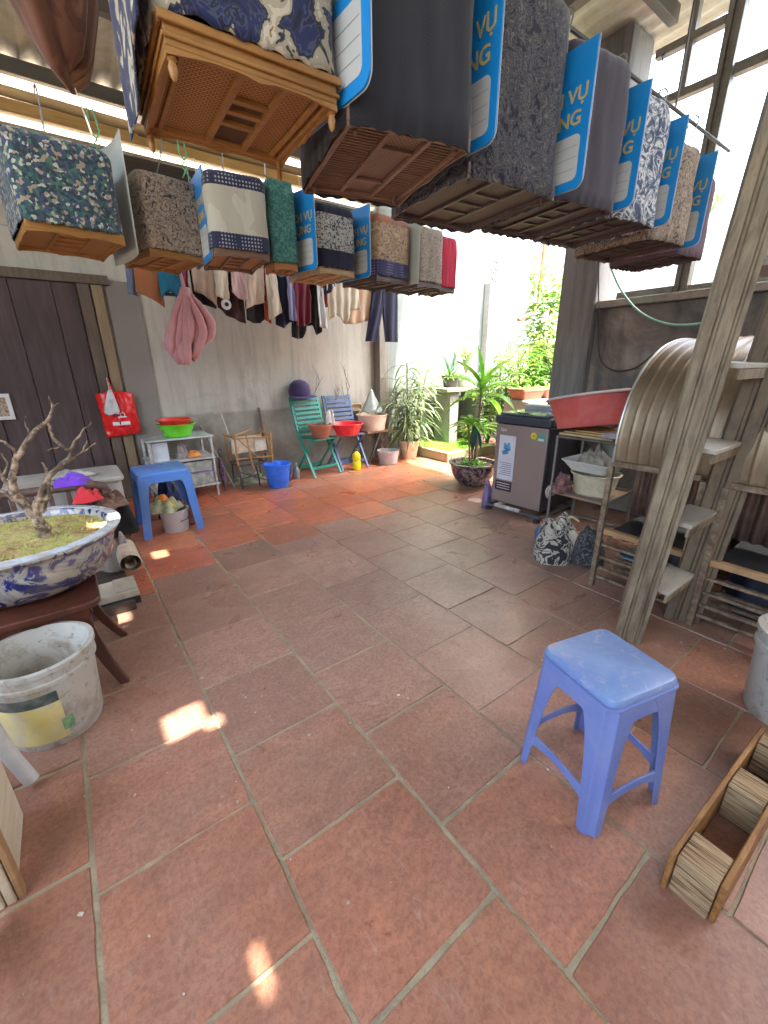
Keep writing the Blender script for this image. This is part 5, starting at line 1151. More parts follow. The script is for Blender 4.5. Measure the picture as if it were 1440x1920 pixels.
stp = wbox(-.0105, -.009, .30, .465, .30, .70, 'sticker', sk, bv=0)
ink = M('sticker ink', (.12, .14, .2), .6)
f = MB()
for k in range(7):
    z = .345+.018*k; a, b_ = .32, .445-.012*(k % 3)
    f.hexa([WX(*q) for q in ((-.0118, a, z), (-.011, a, z), (-.011, b_, z), (-.0118, b_, z), (-.0118, a, z+.005), (-.011, a, z+.005), (-.011, b_, z+.005), (-.0118, b_, z+.005))])
f.build('sticker_text', ink, stp)
f = MB(); rr = random.Random(8)
for k in range(9):
    cy, cz = .383+rr.uniform(-.030, .030), .585+rr.uniform(-.045, .045); r0 = rr.uniform(.012, .028)
    pts = [(cy+r0*cos(a*pi/5)*rr.uniform(.6, 1.2), cz+r0*sin(a*pi/5)*rr.uniform(.6, 1.2)) for a in range(10)]
    n0 = len(f.v); f.add([WX(-.0113-.0001*k, y, z) for y, z in pts], [tuple(range(10))])
f.build('water_splash', M('splash blue', (.06, .30, .55), .5, var=.35, sc=30), stp, solid=.0004)
blbl = wbox(-.0105, -.009, .305, .475, .195, .285, 'dark_label', M('label maroon', (.035, .012, .018), .5), bv=0)
f = MB()
for z in (.213, .236, .259): f.hexa([WX(*q) for q in ((-.0118, .32, z), (-.011, .32, z), (-.011, .46, z), (-.0118, .46, z), (-.0118, .32, z+.010), (-.011, .32, z+.010), (-.011, .46, z+.010), (-.0118, .46, z+.010))])
f.build('label_lines', M('label grey', (.35, .33, .35), .5), blbl)
MB().lathe(WX(-.0095, .135, .725), [(.028, 0), (.028, .0015)], 24, M4=Matrix.Rotation(radians(-90), 4, 'Y')).build('round_sticker', M('sticker yellow', (.70, .60, .03), .5), wmo)
MB().lathe(WX(-.0112, .135, .725), [(.014, 0), (.014, .0008)], 18, M4=Matrix.Rotation(radians(-90), 4, 'Y')).build('round_sticker', M('sticker ring', (.45, .33, .02), .5), wmo)
wbox(-.0105, -.009, .035, .095, .68, .755, 'energy_sticker', M('sticker green', (.12, .33, .25), .5), bv=0); wbox(-.0118, -.0106, .04, .09, .69, .71, 'energy_sticker', M('sticker pale', (.6, .65, .6), .5), bv=0)
f = MB(); f.tube([WX(-.0095, .462-.004*k, .745+.012*sin(k*1.35)+(.008 if k < 2 else 0)) for k in range(17)], .0022, 5); f.build('script_mark', M('silver mark', (.75, .75, .75), .3, .3), wmo)
fb = MB(); fb.tube([WX(-.06, .50, .045), WX(-.06, -.02, .045), WX(.5, -.02, .045), WX(.5, .5, .045), WX(-.06, .5, .045)], .014, 8)
st_ = fb.build('stand', M('stand bar', (.12, .12, .13), .4, .5), wmo)
MB().tube([WX(-.062, .42, .062), WX(-.062, .16, .062)], .018, 10).build('white_grip', M('white metal', (.6, .6, .57)), st_)
for x, y in ((-.05, .0), (-.05, .5), (.5, 0), (.5, .5)): MB().lathe(WX(x, y, 0), [(.03, 0), (.03, .03)], 16).build('foot', dkm, st_)
rag('purple_wrap', 'crumpled lilac plastic wrap at the left corner of the washing machine', 3.07, 2.48, .0, .055, .05, .24, M('lilac wrap', (.17, .12, .24), .35, var=.5, sc=14, bump=.6, bsc=24), 31, 'wrap', .3)
rag('cardboard', 'small scrap of cardboard on the tiles by the big patterned pot', 3.12, 2.66, .0, .06, .09, .012, M('cardboard', (.5, .36, .25), .9), 32, 'cardboard', .1)
# steel shelf with tub and trays
sf = thing('steel_shelf', 'rusty steel tube shelf between the washing machine and the curved hood', 'shelf', (3.0, 1.48, 0))
stm = M('grey steel tube', (.20, .20, .19), .45, .6, dirt=(.25, .15, .08))
for (x, y) in ((2.82, 1.68), (2.85, 1.27), (3.22, 1.70), (3.25, 1.28)): MB().tube([(x, y, 0), (x, y, .80)], .010, 8).build('leg', stm, sf)
for z in (.80, .40, .10):
    f = MB(); f.tube([(2.82, 1.68, z), (2.85, 1.27, z)], .009, 6).tube([(2.85, 1.27, z), (3.25, 1.28, z)], .009, 6).tube([(3.22, 1.70, z), (3.25, 1.28, z)], .009, 6).tube([(2.82, 1.68, z), (3.22, 1.70, z)], .009, 6); f.build('rail', stm, sf)
MB().box(2.83, 3.23, 1.30, 1.68, .372, .388).build('lower_board', wood('shelf board', (.22, .12, .07), (.40, .25, .15), grain=(9, 1, 9)), sf, bevel=.003)
MB().box(2.83, 3.23, 1.30, 1.68, .812, .828).build('upper_board', wood('upper board', (.22, .18, .12), (.45, .36, .22), grain=(9, 1, 9), dirt=(.6, .4, .1)), sf, bevel=.003)
tag(MB().box(2.80, 3.1, 1.22, 1.36, .832, .86).build('folded_mat', M('grey folded plastic', (.32, .31, .33), .5, var=.3, sc=20), bevel=.006), 'folded grey plastic sheet on the near end of the steel shelf', 'sheet')
tag(MB().box(2.86, 3.16, 1.36, 1.66, .83, .838).box(2.9, 3.2, 1.33, 1.6, .839, .848).build('papers', wood('orange board', (.5, .3, .06), (.62, .5, .3))), 'orange and grey flat boards under the red tub', 'boards')
TM = Matrix.Rotation(radians(-11), 4, 'X') @ Matrix.Rotation(radians(3), 4, 'Y')
o = basin('red_tub', 'large faded red plastic tub tilted on top of the steel shelf', Vector((3.0, 1.53, .872)), .285, .205, .225, M('faded red plastic', (.60, .105, .09), .38, var=.15, sc=5, bump=.05, dirt=(.5, .25, .22), dirtamt=.3), n=56, tilt=TM, lip=.02, cat='tub')
MB_ = MB().tube([(3.0+.302*cos(2*pi*k/56), 1.53+.302*sin(2*pi*k/56), .872+.208) for k in range(57)], .009, 6, caps=False)
tr_ = Vector((3.0, 1.53, .872)); MB_.v = [tr_+(TM @ (q-tr_)) for q in MB_.v]
rim = MB_.build('rim', M('pale rim', (.62, .55, .50), .5), o)
tray = MB(); tray.loft([[Vector((x, y, z)) for x, y in rrect(.30*s_, .36*s_, .04, x0=3.0-.15*s_, y0=1.47-.18*s_)] for z, s_ in ((.56, .72), (.625, 1.0), (.632, 1.05), (.636, 1.05), (.634, .98), (.572, .72))])
tag(tray.build('white_tray', M('white tray plastic', (.72, .71, .66), .4, dirt=(.45, .38, .28), dirtamt=.3)), 'white rectangular plastic tray full of bits, above the cream basin', 'tray')
rag('tray_contents', 'grey brown bits heaped in the white tray', 3.0, 1.47, .60, .11, .13, .09, M('tray bits', (.25, .22, .17), .9, var=.7, sc=20), 33, 'heap', .8)
basin('cream_basin', 'round cream basin on the lower board of the steel shelf', Vector((3.0, 1.45, .39)), .155, .15, .125, M('cream enamel', (.58, .52, .36), .4, dirt=(.36, .28, .16), dirtamt=.5))
rag('dark_cloth', 'dark patterned cloth with a pink patch left of the cream basin', 2.86, 1.62, .39, .07, .07, .13, M('dark pattern', (.09, .05, .05), .9, var=.9, sc=18, dirt=(.5, .2, .18), dirtamt=.5), 34, lump=.5)
tag(MB().box(3.06, 3.2, 1.32, 1.50, .64, .80).build('green_box', M('pale green box', (.26, .30, .26), .5, dirt=(.2, .18, .14)), bevel=.006), 'pale green box on end behind the white tray', 'box')
cl = MB()
for k in range(3): cl.tube([(2.83+.01*k+.035*cos(2*pi*j/18+k)*(1+.15*sin(j)), 1.70-.01*k, .375+.045*sin(2*pi*j/18+k)+.01*k) for j in range(18)], .007, 6)
tag(cl.build('rope_coil', M('pale rope', (.45, .38, .30), .9)), 'small coil of pale rope tied to the shelf leg', 'rope')
bl2 = MB().lathe((2.72, 1.62, 0), [(.02, 0), (.055, .02), (.075, .06), (.076, .09), (.06, .13), (.03, .15), (.012, .165), (.012, .175)], 24)
tag(bl2.build('blue_ball', M('dusty blue ball', (.05, .15, .32), .5), ang=80), 'small dusty blue ball shaped float by the shelf leg', 'ball')
# zebra bag and gourd-like stripes
def heap(name, label, cx, cy, sx, sy, h, mat, seed, cat):
    def f(u, v):
        a = 2*pi*u; rr_ = sin(v*pi/2); k = 1+.22*mnoise.noise(Vector((cos(a)*1.5, sin(a)*1.5, seed)))+.07*sin(7*a+seed)
        z = h*(cos(v*pi/2)**.7)*(1+.35*mnoise.noise(Vector((cos(a)*2*rr_+seed, sin(a)*2*rr_, 1))))
        return Vector((cx+sx*rr_*k*cos(a), cy+sy*rr_*k*sin(a), max(.002, z)+.012*mnoise.noise(Vector((cos(a)*9*rr_, sin(a)*9*rr_, seed)))*(1-v)))
    return tag(MB().grid(f, 56, 24).build(name, mat, ang=80), label, cat)
zeb = fabric('zebra print', [(0, (.02, .02, .02)), (.43, (.42, .38, .30)), (.50, (.03, .03, .03)), (.56, (.48, .44, .34))], 6, 'noise', 1.8)
heap('striped_bag', 'black and cream striped cloth bag slumped in front of the steel shelf', 2.58, 1.44, .17, .13, .30, zeb, 41, 'bag')
heap('dark_bag', 'dark grey speckled bag beside the striped one', 2.68, 1.27, .11, .11, .24, fabric('dark speckle', [(0, (.02, .02, .022)), (.5, (.07, .065, .06)), (.6, (.16, .15, .13))], 50, 'noise', 1), 42, 'bag')
tag(MB().loft([[Vector((2.60, 1.42, .27)), Vector((2.62, 1.42, .27)), Vector((2.62, 1.40, .27)), Vector((2.60, 1.40, .27))], [Vector((2.57, 1.40, .34)), Vector((2.63, 1.41, .33)), Vector((2.63, 1.36, .33)), Vector((2.58, 1.36, .33))], [Vector((2.60, 1.33, .30)), Vector((2.63, 1.34, .30)), Vector((2.63, 1.30, .28)), Vector((2.60, 1.30, .28))]]).build('melon_slice', M('pale green rind', (.5, .5, .28), .5), subd=2), 'pale green rind piece on top of the striped bag', 'rind')

# ------------------------------------------------------------------ curved hoods on racks
def hoodmat():
    mt, n, l, b = newmat('dull corrugated metal'); v = coords(n, l)
    c = ramp(n, l, noise(n, l, v, 3, 8, .65), [(.3, (.15, .105, .06)), (.55, (.29, .215, .13)), (.75, (.38, .31, .21))])
    c = mixc(n, l, ramp(n, l, noise(n, l, coords(n, l, (1, 8, 1)), 7, 7, .7), [(.52, (0, 0, 0)), (.7, (.7,)*3)]), c, (.24, .15, .085))
    l.new(c, b.inputs['Base Color']); b.inputs['Roughness'].default_value = .42; b.inputs['Metallic'].default_value = .45
    addbump(n, l, b, noise(n, l, v, 40, 4), .2, .003); return mt
hm = hoodmat(); rackm = M('rack steel', (.27, .21, .13), .6, .15, var=.35, sc=14, dirt=(.12, .07, .04), dirtamt=.8)
inm = M('ribbed inner metal', (.22, .13, .10), .5, .4, sc=5, dirt=(.10, .07, .05), dirtamt=.6)
def hood(label, dx, ya, yb_, zf=.77, items=True):
    t = thing('hooded_rack', label, 'rack', (2.8+dx, (ya+yb_)/2, 0), 'hooded racks along the right wall')
    arc = [(2.41, zf), (2.405, .90), (2.43, 1.04), (2.48, 1.15), (2.56, 1.25), (2.67, 1.33), (2.80, 1.385), (2.95, 1.415), (3.10, 1.425), (3.25, 1.42)]
    # resample smooth
    def ap(f):
        k = f*(len(arc)-1); i = min(int(k), len(arc)-2); fr_ = k-i
        p0, p1, p2, p3 = [Vector((*arc[max(0, min(len(arc)-1, i+j))], 0)) for j in (-1, 0, 1, 2)]
        return .5*((2*p1)+(p2-p0)*fr_+(2*p0-5*p1+4*p2-p3)*fr_**2+(3*p1-p0-3*p2+p3)*fr_**3)
    nv = 96
    def fn(u, v):
        p_ = ap(u); q = ap(min(1, u+.01)) - ap(max(0, u-.01)); nrm = Vector((-q.y, q.x, 0)).normalized()
        d = .006*max(0, sin(2*pi*v*8+.4*sin(6*u)))**6
        return Vector((p_.x+dx+nrm.x*d, ya+(yb_-ya)*v, p_.y+nrm.y*d))
    hd = MB().grid(fn, 36, nv).build('hood', hm, t, solid=.003, ang=60)
    for y in (ya, yb_):
        MB().tube([Vector((ap(k/24).x+dx-.004, y, ap(k/24).y+.003)) for k in range(25)], .007, 8).build('hood_rim', M('bright rim', (.50, .50, .47), .35, .7), hd)
    MB().grid(lambda u, v: Vector((2.80+dx+.012*sin(2*pi*v*9), ya+.02+(yb_-ya-.04)*v, .38+.75*u)), 4, 110).build('inner_drum', inm, t, solid=.003)
    for y in (ya, yb_+.02):
        for x in (2.40, 3.15): MB().box(x+dx-.014, x+dx+.014, y-.014, y+.014, 0, zf-.015).build('leg', rackm, t, bevel=.002)
    MB().box(2.385+dx, 2.415+dx, yb_+.034, ya-.014, zf-.015, zf+.015).build('front_bar', rackm, t, bevel=.002)
    for k, z in enumerate((.36, .27, .19, .12, .06)):
        for x in (2.42, 2.62, 2.82, 3.05):
            if k == 0: continue
            MB().box(x+dx-.012, x+dx+.012, yb_+.036, ya-.016, z-.006, z+.010).build('slat', rackm, t, bevel=.002)
    MB().box(2.40+dx, 2.44+dx, yb_+.036, ya-.016, .345, .375).build('shelf_edge', M('orange brown bar', (.36, .21, .09), .6, dirt=(.15, .1, .06)), t, bevel=.002)
    MB().box(2.45+dx, 3.2+dx, yb_+.036, ya-.016, .335, .345).build('dark_shelf', M('dark tray', (.02, .022, .022), .6), t)
    return t
hood('curved corrugated metal hood on a slatted rack, left of the step ladder', 0, 1.08, .62)
hood('second curved metal hood on a rack, cut by the right edge of the photo', .0, .55, .06, zf=.76)
disko = MB().lathe((2.52, .92, .205), [(.005, 0), (.06, .003), (.075, .015), (.073, .02), (.06, .01), (.005, .008)], 28)
tag(disko.build('saucer', M('dull blue lid', (.07, .20, .30), .4)), 'small dull blue saucer on the slats of the first hooded rack', 'saucer')
heap('black_sack', 'black sack stuffed low behind the slats of the first hooded rack', 2.95, .84, .22, .18, .33, M('black sack', (.02, .02, .02)), 51, 'sack')
heap('dark_blue_sack', 'dark blue sack low behind the slats of the second hooded rack', 2.90, .32, .24, .20, .34, M('dark blue sack', (.015, .02, .035), .7, bump=.5, bsc=20), 52, 'sack')
tag(MB().box(3.30, 3.33, -.1, 1.12, .0, .76).build('sun_block_board', M('dark board', (.04, .035, .03), .8, sc=4, dirt=(.1, .08, .06))), 'dark board added behind the two hooded racks to block the sun', 'board')  # added to keep window sun off the floor under the racks
# ------------------------------------------------------------------ step ladder of steel channels
lad = thing('step_ladder', 'tall steel step ladder with pale treads rising to the roof at right', 'ladder', (2.2, .66, 0))
r1m = M('weathered channel', (.28, .225, .145), .6, .2, var=.3, sc=16, stretch=(1, 1, .22), dirt=(.12, .085, .05), dirtamt=.65)
def channel(x0, y0, w_, d_, z1, mt, a):
    R_ = Matrix.Rotation(a, 3, 'Z'); o = Vector((x0, y0, 0)); sec = [(-w_/2, -d_/2), (-w_*.22, -d_/2), (-w_*.20, -d_*.32), (-w_*.10, -d_*.32), (-w_*.08, -d_/2), (w_*.24, -d_/2), (w_*.26, -d_*.32), (w_*.34, -d_*.32), (w_*.36, -d_/2), (w_/2, -d_/2), (w_/2, d_/2), (-w_/2, d_/2)]
    return MB().loft([[o+R_ @ Vector((x, y, z)) for x, y in sec] for z in (0, z1)])
channel(2.01, .69, .12, .055, 3.52, r1m, radians(-62)).build('rail', r1m, lad, bevel=.003)
channel(2.42, .60, .155, .06, 3.52, M('dark channel', (.13, .10, .07), .6, .2, var=.5, sc=20, stretch=(1, 1, .3), dirt=(.19, .14, .08), dirtamt=.8), radians(-66)).build('rail', MATS['dark channel'], lad, bevel=.003)
trm = M('worn pale tread', (.40, .36, .29), .55, sc=6, dirt=(.30, .26, .2), dirtamt=.5)
lad.rotation_euler.x = radians(3.4)
for z in (.28, .62, .95, 1.28, 1.62, 1.96, 2.3):
    m_ = MB().box(2.06, 2.37, .59, .71, z, z+.02); o = m_.build('step', trm, lad, bevel=.003)
    MB().box(2.061, 2.369, .593, .605, z-.04, z-.001).build('step_lip', r1m, o, bevel=.002)
f = MB()
for z in (.12, .17): f.tube([(2.36, .75, 0), (2.37, .75, .24)], .03, 10)
tag(MB().lathe((2.36, .80, 0), [(.035, 0), (.04, .01), (.038, .15), (.03, .22), (.025, .24)], 16).build('wooden_block', wood('log wood', (.18, .12, .07), (.32, .23, .14), grain=(9, 9, 1)), ang=40), 'upright round wooden peg behind the lowest ladder step', 'block')
# hose and cable at the parapet
def arcpts(pts, n_=6):
    v = [Vector(q) for q in pts]; out = []
    for i in range(len(v)-1):
        p0, p1, p2, p3 = v[max(0, i-1)], v[i], v[i+1], v[min(len(v)-1, i+2)]
        for k in range(n_):
            t = k/n_; out.append(.5*((2*p1)+(p2-p0)*t+(2*p0-5*p1+4*p2-p3)*t*t+(3*p1-p0-3*p2+p3)*t**3))
    return out+[v[-1]]
tag(MB().tube(arcpts([P(1143, 495, x=3.8), P(1165, 545, x=3.8), P(1200, 585, x=3.79), P(1250, 607, x=3.78), P(1310, 607, x=3.77), P(1350, 590, x=3.77)]), .008, 8).build('green_hose', M('pale green hose', (.22, .48, .40), .4)), 'pale green hose sagging in front of the parapet', 'hose')
tag(MB().tube(arcpts([P(1123, 480, x=3.84), P(1122, 600, x=3.86), P(1125, 670, x=3.87), P(1150, 694, x=3.88), P(1190, 690, x=3.88), P(1230, 660, x=3.88), P(1262, 638, x=3.88)]), .006, 6).build('cable', M('dark cable', (.05, .045, .04), .6)), 'thin dark cable looping down the stained parapet', 'cable')
tag(MB().lathe(P(1430, 478, x=2.55)+Vector((0, 0, -.02)), [(.02, 0), (.03, .01), (.03, .05), (.012, .07)], 14).build('bracket_knob', M('pale knob', (.5, .5, .48), .5)), 'pale round knob on the dark rail of the ladder', 'knob')
# spring hook and chain in the window
tag(MB().tube([P(1243, 105, x=3.86), P(1238, 150, x=3.86), P(1236, 196, x=3.86)], .004, 5).lathe(P(1243, 106, x=3.86), [(.012, 0), (.012, .012)], 8).build('thin_chain', M('wire', (.12, .12, .12))), 'thin chain hanging in the upper window opening', 'chain')

# ------------------------------------------------------------------ plants and the open corner
def leafmat(name, a, b_, edge=None):
    mt, n, l, b = newmat(name); v = coords(n, l)
    c = ramp(n, l, noise(n, l, v, 9, 4), [(.3, a), (.7, b_)])
    if edge:
        at = n.new('ShaderNodeAttribute'); at.attribute_name = 'rim'
        c = mixc(n, l, ramp(n, l, at.outputs['Fac'], [(.45, (0, 0, 0)), (.6, (1, 1, 1))]), c, edge)
    l.new(c, b.inputs['Base Color']); b.inputs['Roughness'].default_value = .42
    tl = n.new('ShaderNodeBsdfTranslucent'); l.new(c, tl.inputs[0]); mx = n.new('ShaderNodeMixShader'); mx.inputs[0].default_value = .35
    l.new(b.outputs[0], mx.inputs[1]); l.new(tl.outputs[0], mx.inputs[2]); l.new(mx.outputs[0], n['Material Output'].inputs[0]); return mt
class Leaves(MB):
    def __init__(s): super().__init__(); s.rim = []
    def leaf(s, base, az, el, L, W, droop, n_=8, fold=.25, tw=0):
        d = Vector((cos(az)*cos(el), sin(az)*cos(el), sin(el))); p_ = Vector(base); o = len(s.v)
        for k in range(n_+1):
            f = k/n_; side = Vector((-sin(az+tw*f), cos(az+tw*f), 0)); w_ = W*(sin(pi*min(1, f*.92+.06))**.75)*(1-.25*f); up = side.cross(d) if abs(d.z) < .999 else Vector((0, 0, 1))
            for q in (-1, -.45, 0, .45, 1):
                s.v.append(p_+side*w_*.5*q+up*(-1 if up.z > 0 else 1)*-abs(q)*w_*fold); s.rim.append(1.0 if abs(q) == 1 else (.75 if abs(q) > .4 else 0))
            d = (d+Vector((0, 0, -droop/n_))).normalized(); p_ = p_+d*L/n_
        for k in range(n_):
            for j in range(4): s.f.append((o+k*5+j, o+k*5+j+1, o+(k+1)*5+j+1, o+(k+1)*5+j))
    def done(s, name, mat, parent):
        # keep vertex order: no normal recalculation needed for order
        o = s.build(name, mat, parent, ang=80); a = o.data.attributes.new('rim', 'FLOAT', 'POINT')
        if len(s.rim) == len(o.data.vertices): a.data.foreach_set('value', s.rim)
        return o
rl_ = random.Random(12)
# big variegated dracaena in a cream pot
vg = leafmat('variegated leaf', (.015, .07, .02), (.04, .13, .035), (.19, .25, .11))
dp = thing('potted_dracaena', 'tall bushy potted plant with arching cream edged leaves in the wall corner', 'plant', (3.93, 4.62, 0))
MB().lathe((3.93, 4.66, 0), [(.10, 0), (.105, .012), (.14, .20), (.155, .235), (.160, .25), (.158, .262), (.14, .262), (.135, .235), (.004, .225)], 40).build('pot', M('cream pot', (.52, .47, .36), .7, sc=8, dirt=(.3, .26, .17), dirtamt=.6), dp, ang=40)
lv = Leaves(); stm_ = MB()
for (sx, sy, hh_, lean) in ((3.88, 4.66, 1.32, -.03), (3.98, 4.64, 1.05, .10), (3.86, 4.68, .92, -.20), (4.02, 4.70, 1.18, .22), (3.90, 4.60, .68, -.08)):
    top = Vector((sx+lean, sy-.03, hh_)); stm_.tube([(sx, sy, .2), tuple(Vector((sx, sy, .2)).lerp(top, .5)+Vector((.01, 0, 0))), tuple(top)], [.014, .011, .009], 7)
    n_ = int(30+20*hh_)
    for k in range(n_):
        f = .12+.88*(k/n_); b0 = Vector((sx, sy, .2)).lerp(top, f)
        lv.leaf(b0, rl_.uniform(0, 2*pi), rl_.uniform(.35, 1.15) if f > .85 else rl_.uniform(.1, .9), rl_.uniform(.30, .50), rl_.uniform(.028, .045), rl_.uniform(1.0, 2.4), tw=rl_.uniform(-.4, .4))
stm_.build('stems', M('cane stem', (.22, .20, .12), .8), dp); lv.done('foliage', vg, dp)
# mossy raised bed
bed = thing('raised_bed', 'low stone edged bed covered in bright green moss at the open corner', 'flower bed', (4.7, 4.5, 0))
stone = M('mossy stone edge', (.24, .22, .16), .95, sc=7, bump=.8, bsc=30, dirt=(.16, .20, .06), dirtamt=.7)
MB().box(4.12, 4.20, 4.06, 4.98, 0, .14).box(4.203, 5.2, 4.06, 4.14, 0, .14).build('stone_edge', stone, bed, bevel=.012)
def bedf(u, v): x, y = 4.2+1.0*u, 4.14+.84*v; return Vector((x, y, .125+.035*mnoise.noise(Vector((x*5, y*5, 0)))+.012*mnoise.noise(Vector((x*22, y*22, 0)))+.02*v))
MB().grid(bedf, 50, 44).build('moss', M('bright moss', (.13, .30, .02), .95, var=.5, sc=12, bump=1, bsc=60), bed)
gr = MB()
for k in range(2600):
    u, v = rl_.random(), rl_.random(); b0 = bedf(u, v); h_ = rl_.uniform(.008, .035); a = rl_.random()*6.3; wv = .004
    gr.add([b0+Vector((wv*cos(a), wv*sin(a), -.003)), b0-Vector((wv*cos(a), wv*sin(a), .003)), b0+Vector((rl_.uniform(-.015, .015), rl_.uniform(-.015, .015), h_))], [(0, 1, 2)])
o = gr.build('grass', leafmat('grass blade', (.16, .34, .03), (.30, .5, .06)), bed, smooth=False); o['kind'] = 'stuff'
# low plants behind the bed at the wall
def shrub(name, label, c, R, H, n_, mat, L=(.06, .12), W=(.02, .04), cat='plant', el=(-.2, 1.2), droop=(.3, 1.2), stems=6, pot=None, z0=None, group=None):
    t = thing(name, label, cat, c, group); lv = Leaves(); st = MB(); c = Vector(c); zb = c.z
    if pot: pot(t, c); zb += pot.h
    for k in range(stems):
        a = 2*pi*k/stems+rl_.uniform(-.4, .4); e = Vector((c.x+R*.7*cos(a)*rl_.uniform(.3, 1), c.y+R*.7*sin(a)*rl_.uniform(.3, 1), zb+H*rl_.uniform(.6, 1)))
        p_ = [Vector((c.x, c.y, zb-.02)), Vector((c.x, c.y, zb)).lerp(e, .5)+Vector((jit(.02), jit(.02), .03)), e]; st.tube(p_, [.007, .005, .003], 5)
        for j in range(n_//stems):
            f = rl_.uniform(.15, 1)**.8; q = p_[0].lerp(p_[1], f*2) if f < .5 else p_[1].lerp(p_[2], f*2-1)
            q = q+Vector((jit(R*.25), jit(R*.25), jit(H*.06))); lv.leaf(q, rl_.uniform(0, 6.3), rl_.uniform(*el), rl_.uniform(*L), rl_.uniform(*W), rl_.uniform(*droop), n_=4)
    st.build('stems', M('green stem', (.14, .13, .05), .8), t); lv.done('foliage', mat, t); return t
def mkpot(R, H, mat, prof=None):
    def f(t, c):
        MB().lathe(c, [(R*.7, 0), (R*.75, .01), (R*.95, H*.85), (R*1.05, H*.87), (R*1.05, H), (R*.9, H), (R*.88, H*.85), (.003, H*.83)], 32).build('pot', mat, t, ang=40)
    f.h = H*.85; return f
lime, mid, pal = leafmat('lime leaf', (.09, .22, .025), (.20, .34, .05)), leafmat('mid leaf', (.05, .16, .03), (.12, .30, .06)), leafmat('pale leaf', (.22, .36, .12), (.42, .52, .24))
shrub('fern', 'lime green fern growing at the edge of the moss bed', (4.9, 4.35, .12), .16, .30, 90, lime, L=(.12, .22), W=(.02, .035), el=(.2, 1.3), stems=8)
# stone benches with pots against the white wall
sb_ = thing('stone_bench', 'grey stone slab bench on blocks against the white wall', 'bench', (5.0, 4.75, 0))
MB().box(4.55, 5.55, 4.55, 4.96, .90, .96).build('slab', stone, sb_, bevel=.01); MB().box(4.68, 4.86, 4.6, 4.94, 0, .897).build('support', M('grey block', (.26, .26, .25), .9, dirt=(.15, .16, .12)), sb_, bevel=.01); MB().box(5.25, 5.43, 4.6, 4.94, 0, .897).build('support', MATS['grey block'], sb_, bevel=.01)
blkpot, whpot, brick = M('dark pot', (.07, .065, .07), .6), M('white pot', (.66, .70, .72), .5), M('brick red pot', (.34, .13, .08), .85, sc=9, dirt=(.2, .1, .07))
t = thing('potted_aloe', 'spiky aloe in a dark round pot on the stone bench', 'plant', (4.82, 4.76, .96)); mkpot(.13, .17, blkpot)(t, Vector((4.82, 4.76, .963)))
lv = Leaves()
for k in range(16): lv.leaf((4.82+jit(.03), 4.76+jit(.03), 1.11), rl_.uniform(0, 6.3), rl_.uniform(.7, 1.45), rl_.uniform(.22, .42), .035, rl_.uniform(-.1, .4), fold=.4)
lv.done('foliage', leafmat('aloe', (.07, .18, .10), (.16, .30, .18)), t)
lv = Leaves()
for k in range(60): lv.leaf((4.82+jit(.12), 4.76+jit(.1), 1.10), rl_.uniform(0, 6.3), rl_.uniform(.1, 1.2), rl_.uniform(.08, .2), .018, 1)
lv.done('undergrowth', lime, t)
shrub('potted_shrub', 'feathery light green shrub in a white pot on the stone bench', (5.15, 4.76, .963), .20, .48, 240, pal, L=(.08, .16), W=(.010, .02), el=(.5, 1.4), stems=9, pot=mkpot(.15, .20, whpot))
# long terracotta planter wall and mass of greenery behind the machine
pw2 = MB().box(4.42, 6.9, 3.05, 3.42, 0, .88); tag(pw2.build('planter_wall', M('planter plaster', (.34, .33, .30), .9, dirt=(.2, .2, .15)), bevel=.02), 'grey plastered ledge behind the washing machine carrying the planters', 'ledge')
gp = 'red clay planters on the ledge'
for k, (x, y, w_) in enumerate(((4.62, 3.24, .34), (5.12, 3.24, .42))):
    c = Vector((x, y, .883)); t = thing('clay_planter', ('low red clay planter on the ledge, nearest the pillar', 'longer red clay planter on the ledge, left of the other')[k], 'planter', c, gp)
    MB().loft([[Vector((px, py, z)) for px, py in rrect(w_*s_*1.3, .24*s_, .03, x0=x-w_*s_*.65, y0=y-.12*s_)] for z, s_ in ((.883, .8), (.98, 1), (.985, 1.08), (1.01, 1.08), (1.01, .96), (.99, .95))]).build('planter_body', brick, t, ang=40)
    lv = Leaves()
    for j in range(80): lv.leaf((x+jit(w_*.55), y+jit(.08), .99), rl_.uniform(0, 6.3), rl_.uniform(.1, 1.2), rl_.uniform(.04, .10), .016, 1)
    lv.done('foliage', lime, t)
shrub('leafy_bush', 'large lime green leafy bush rising over the ledge', (4.95, 3.78, .0), .36, 1.50, 620, lime, L=(.09, .17), W=(.025, .05), el=(-.2, .8), droop=(.4, 1.2), stems=18)
shrub('leafy_bush', 'loose mid green bush beside the lime green one, nearer the white post', (5.25, 4.32, .0), .34, 1.42, 420, mid, L=(.09, .16), W=(.025, .045), el=(-.2, .8), stems=14)
shrub('tall_climber', 'tall sparse climber with small bright leaves beside the rusty pipe', (6.3, 4.25, .0), .36, 2.9, 620, lime, L=(.10, .17), W=(.05, .08), el=(-.3, .8), stems=12)
shrub('tall_climber', 'bright sunlit climber close to the dark pillar edge', (5.9, 3.85, .0), .36, 2.0, 620, leafmat('yellow green leaf', (.12, .24, .03), (.24, .34, .07)), L=(.10, .17), W=(.04, .07), el=(-.3, .8), stems=12)
shrub('leafy_bush', 'dense light green bush in front of the climbers, nearest the pillar', (5.45, 3.78, .0), .42, 1.6, 800, leafmat('fresh leaf', (.07, .20, .025), (.16, .32, .05)), L=(.10, .18), W=(.03, .055), el=(-.3, .8), stems=18)
shrub('potted_shrub', 'small plant with a red clay pot on the ledge next to the pillar', (5.55, 3.24, .883), .14, .36, 120, mid, L=(.06, .12), W=(.02, .03), stems=6, pot=mkpot(.10, .2, brick))
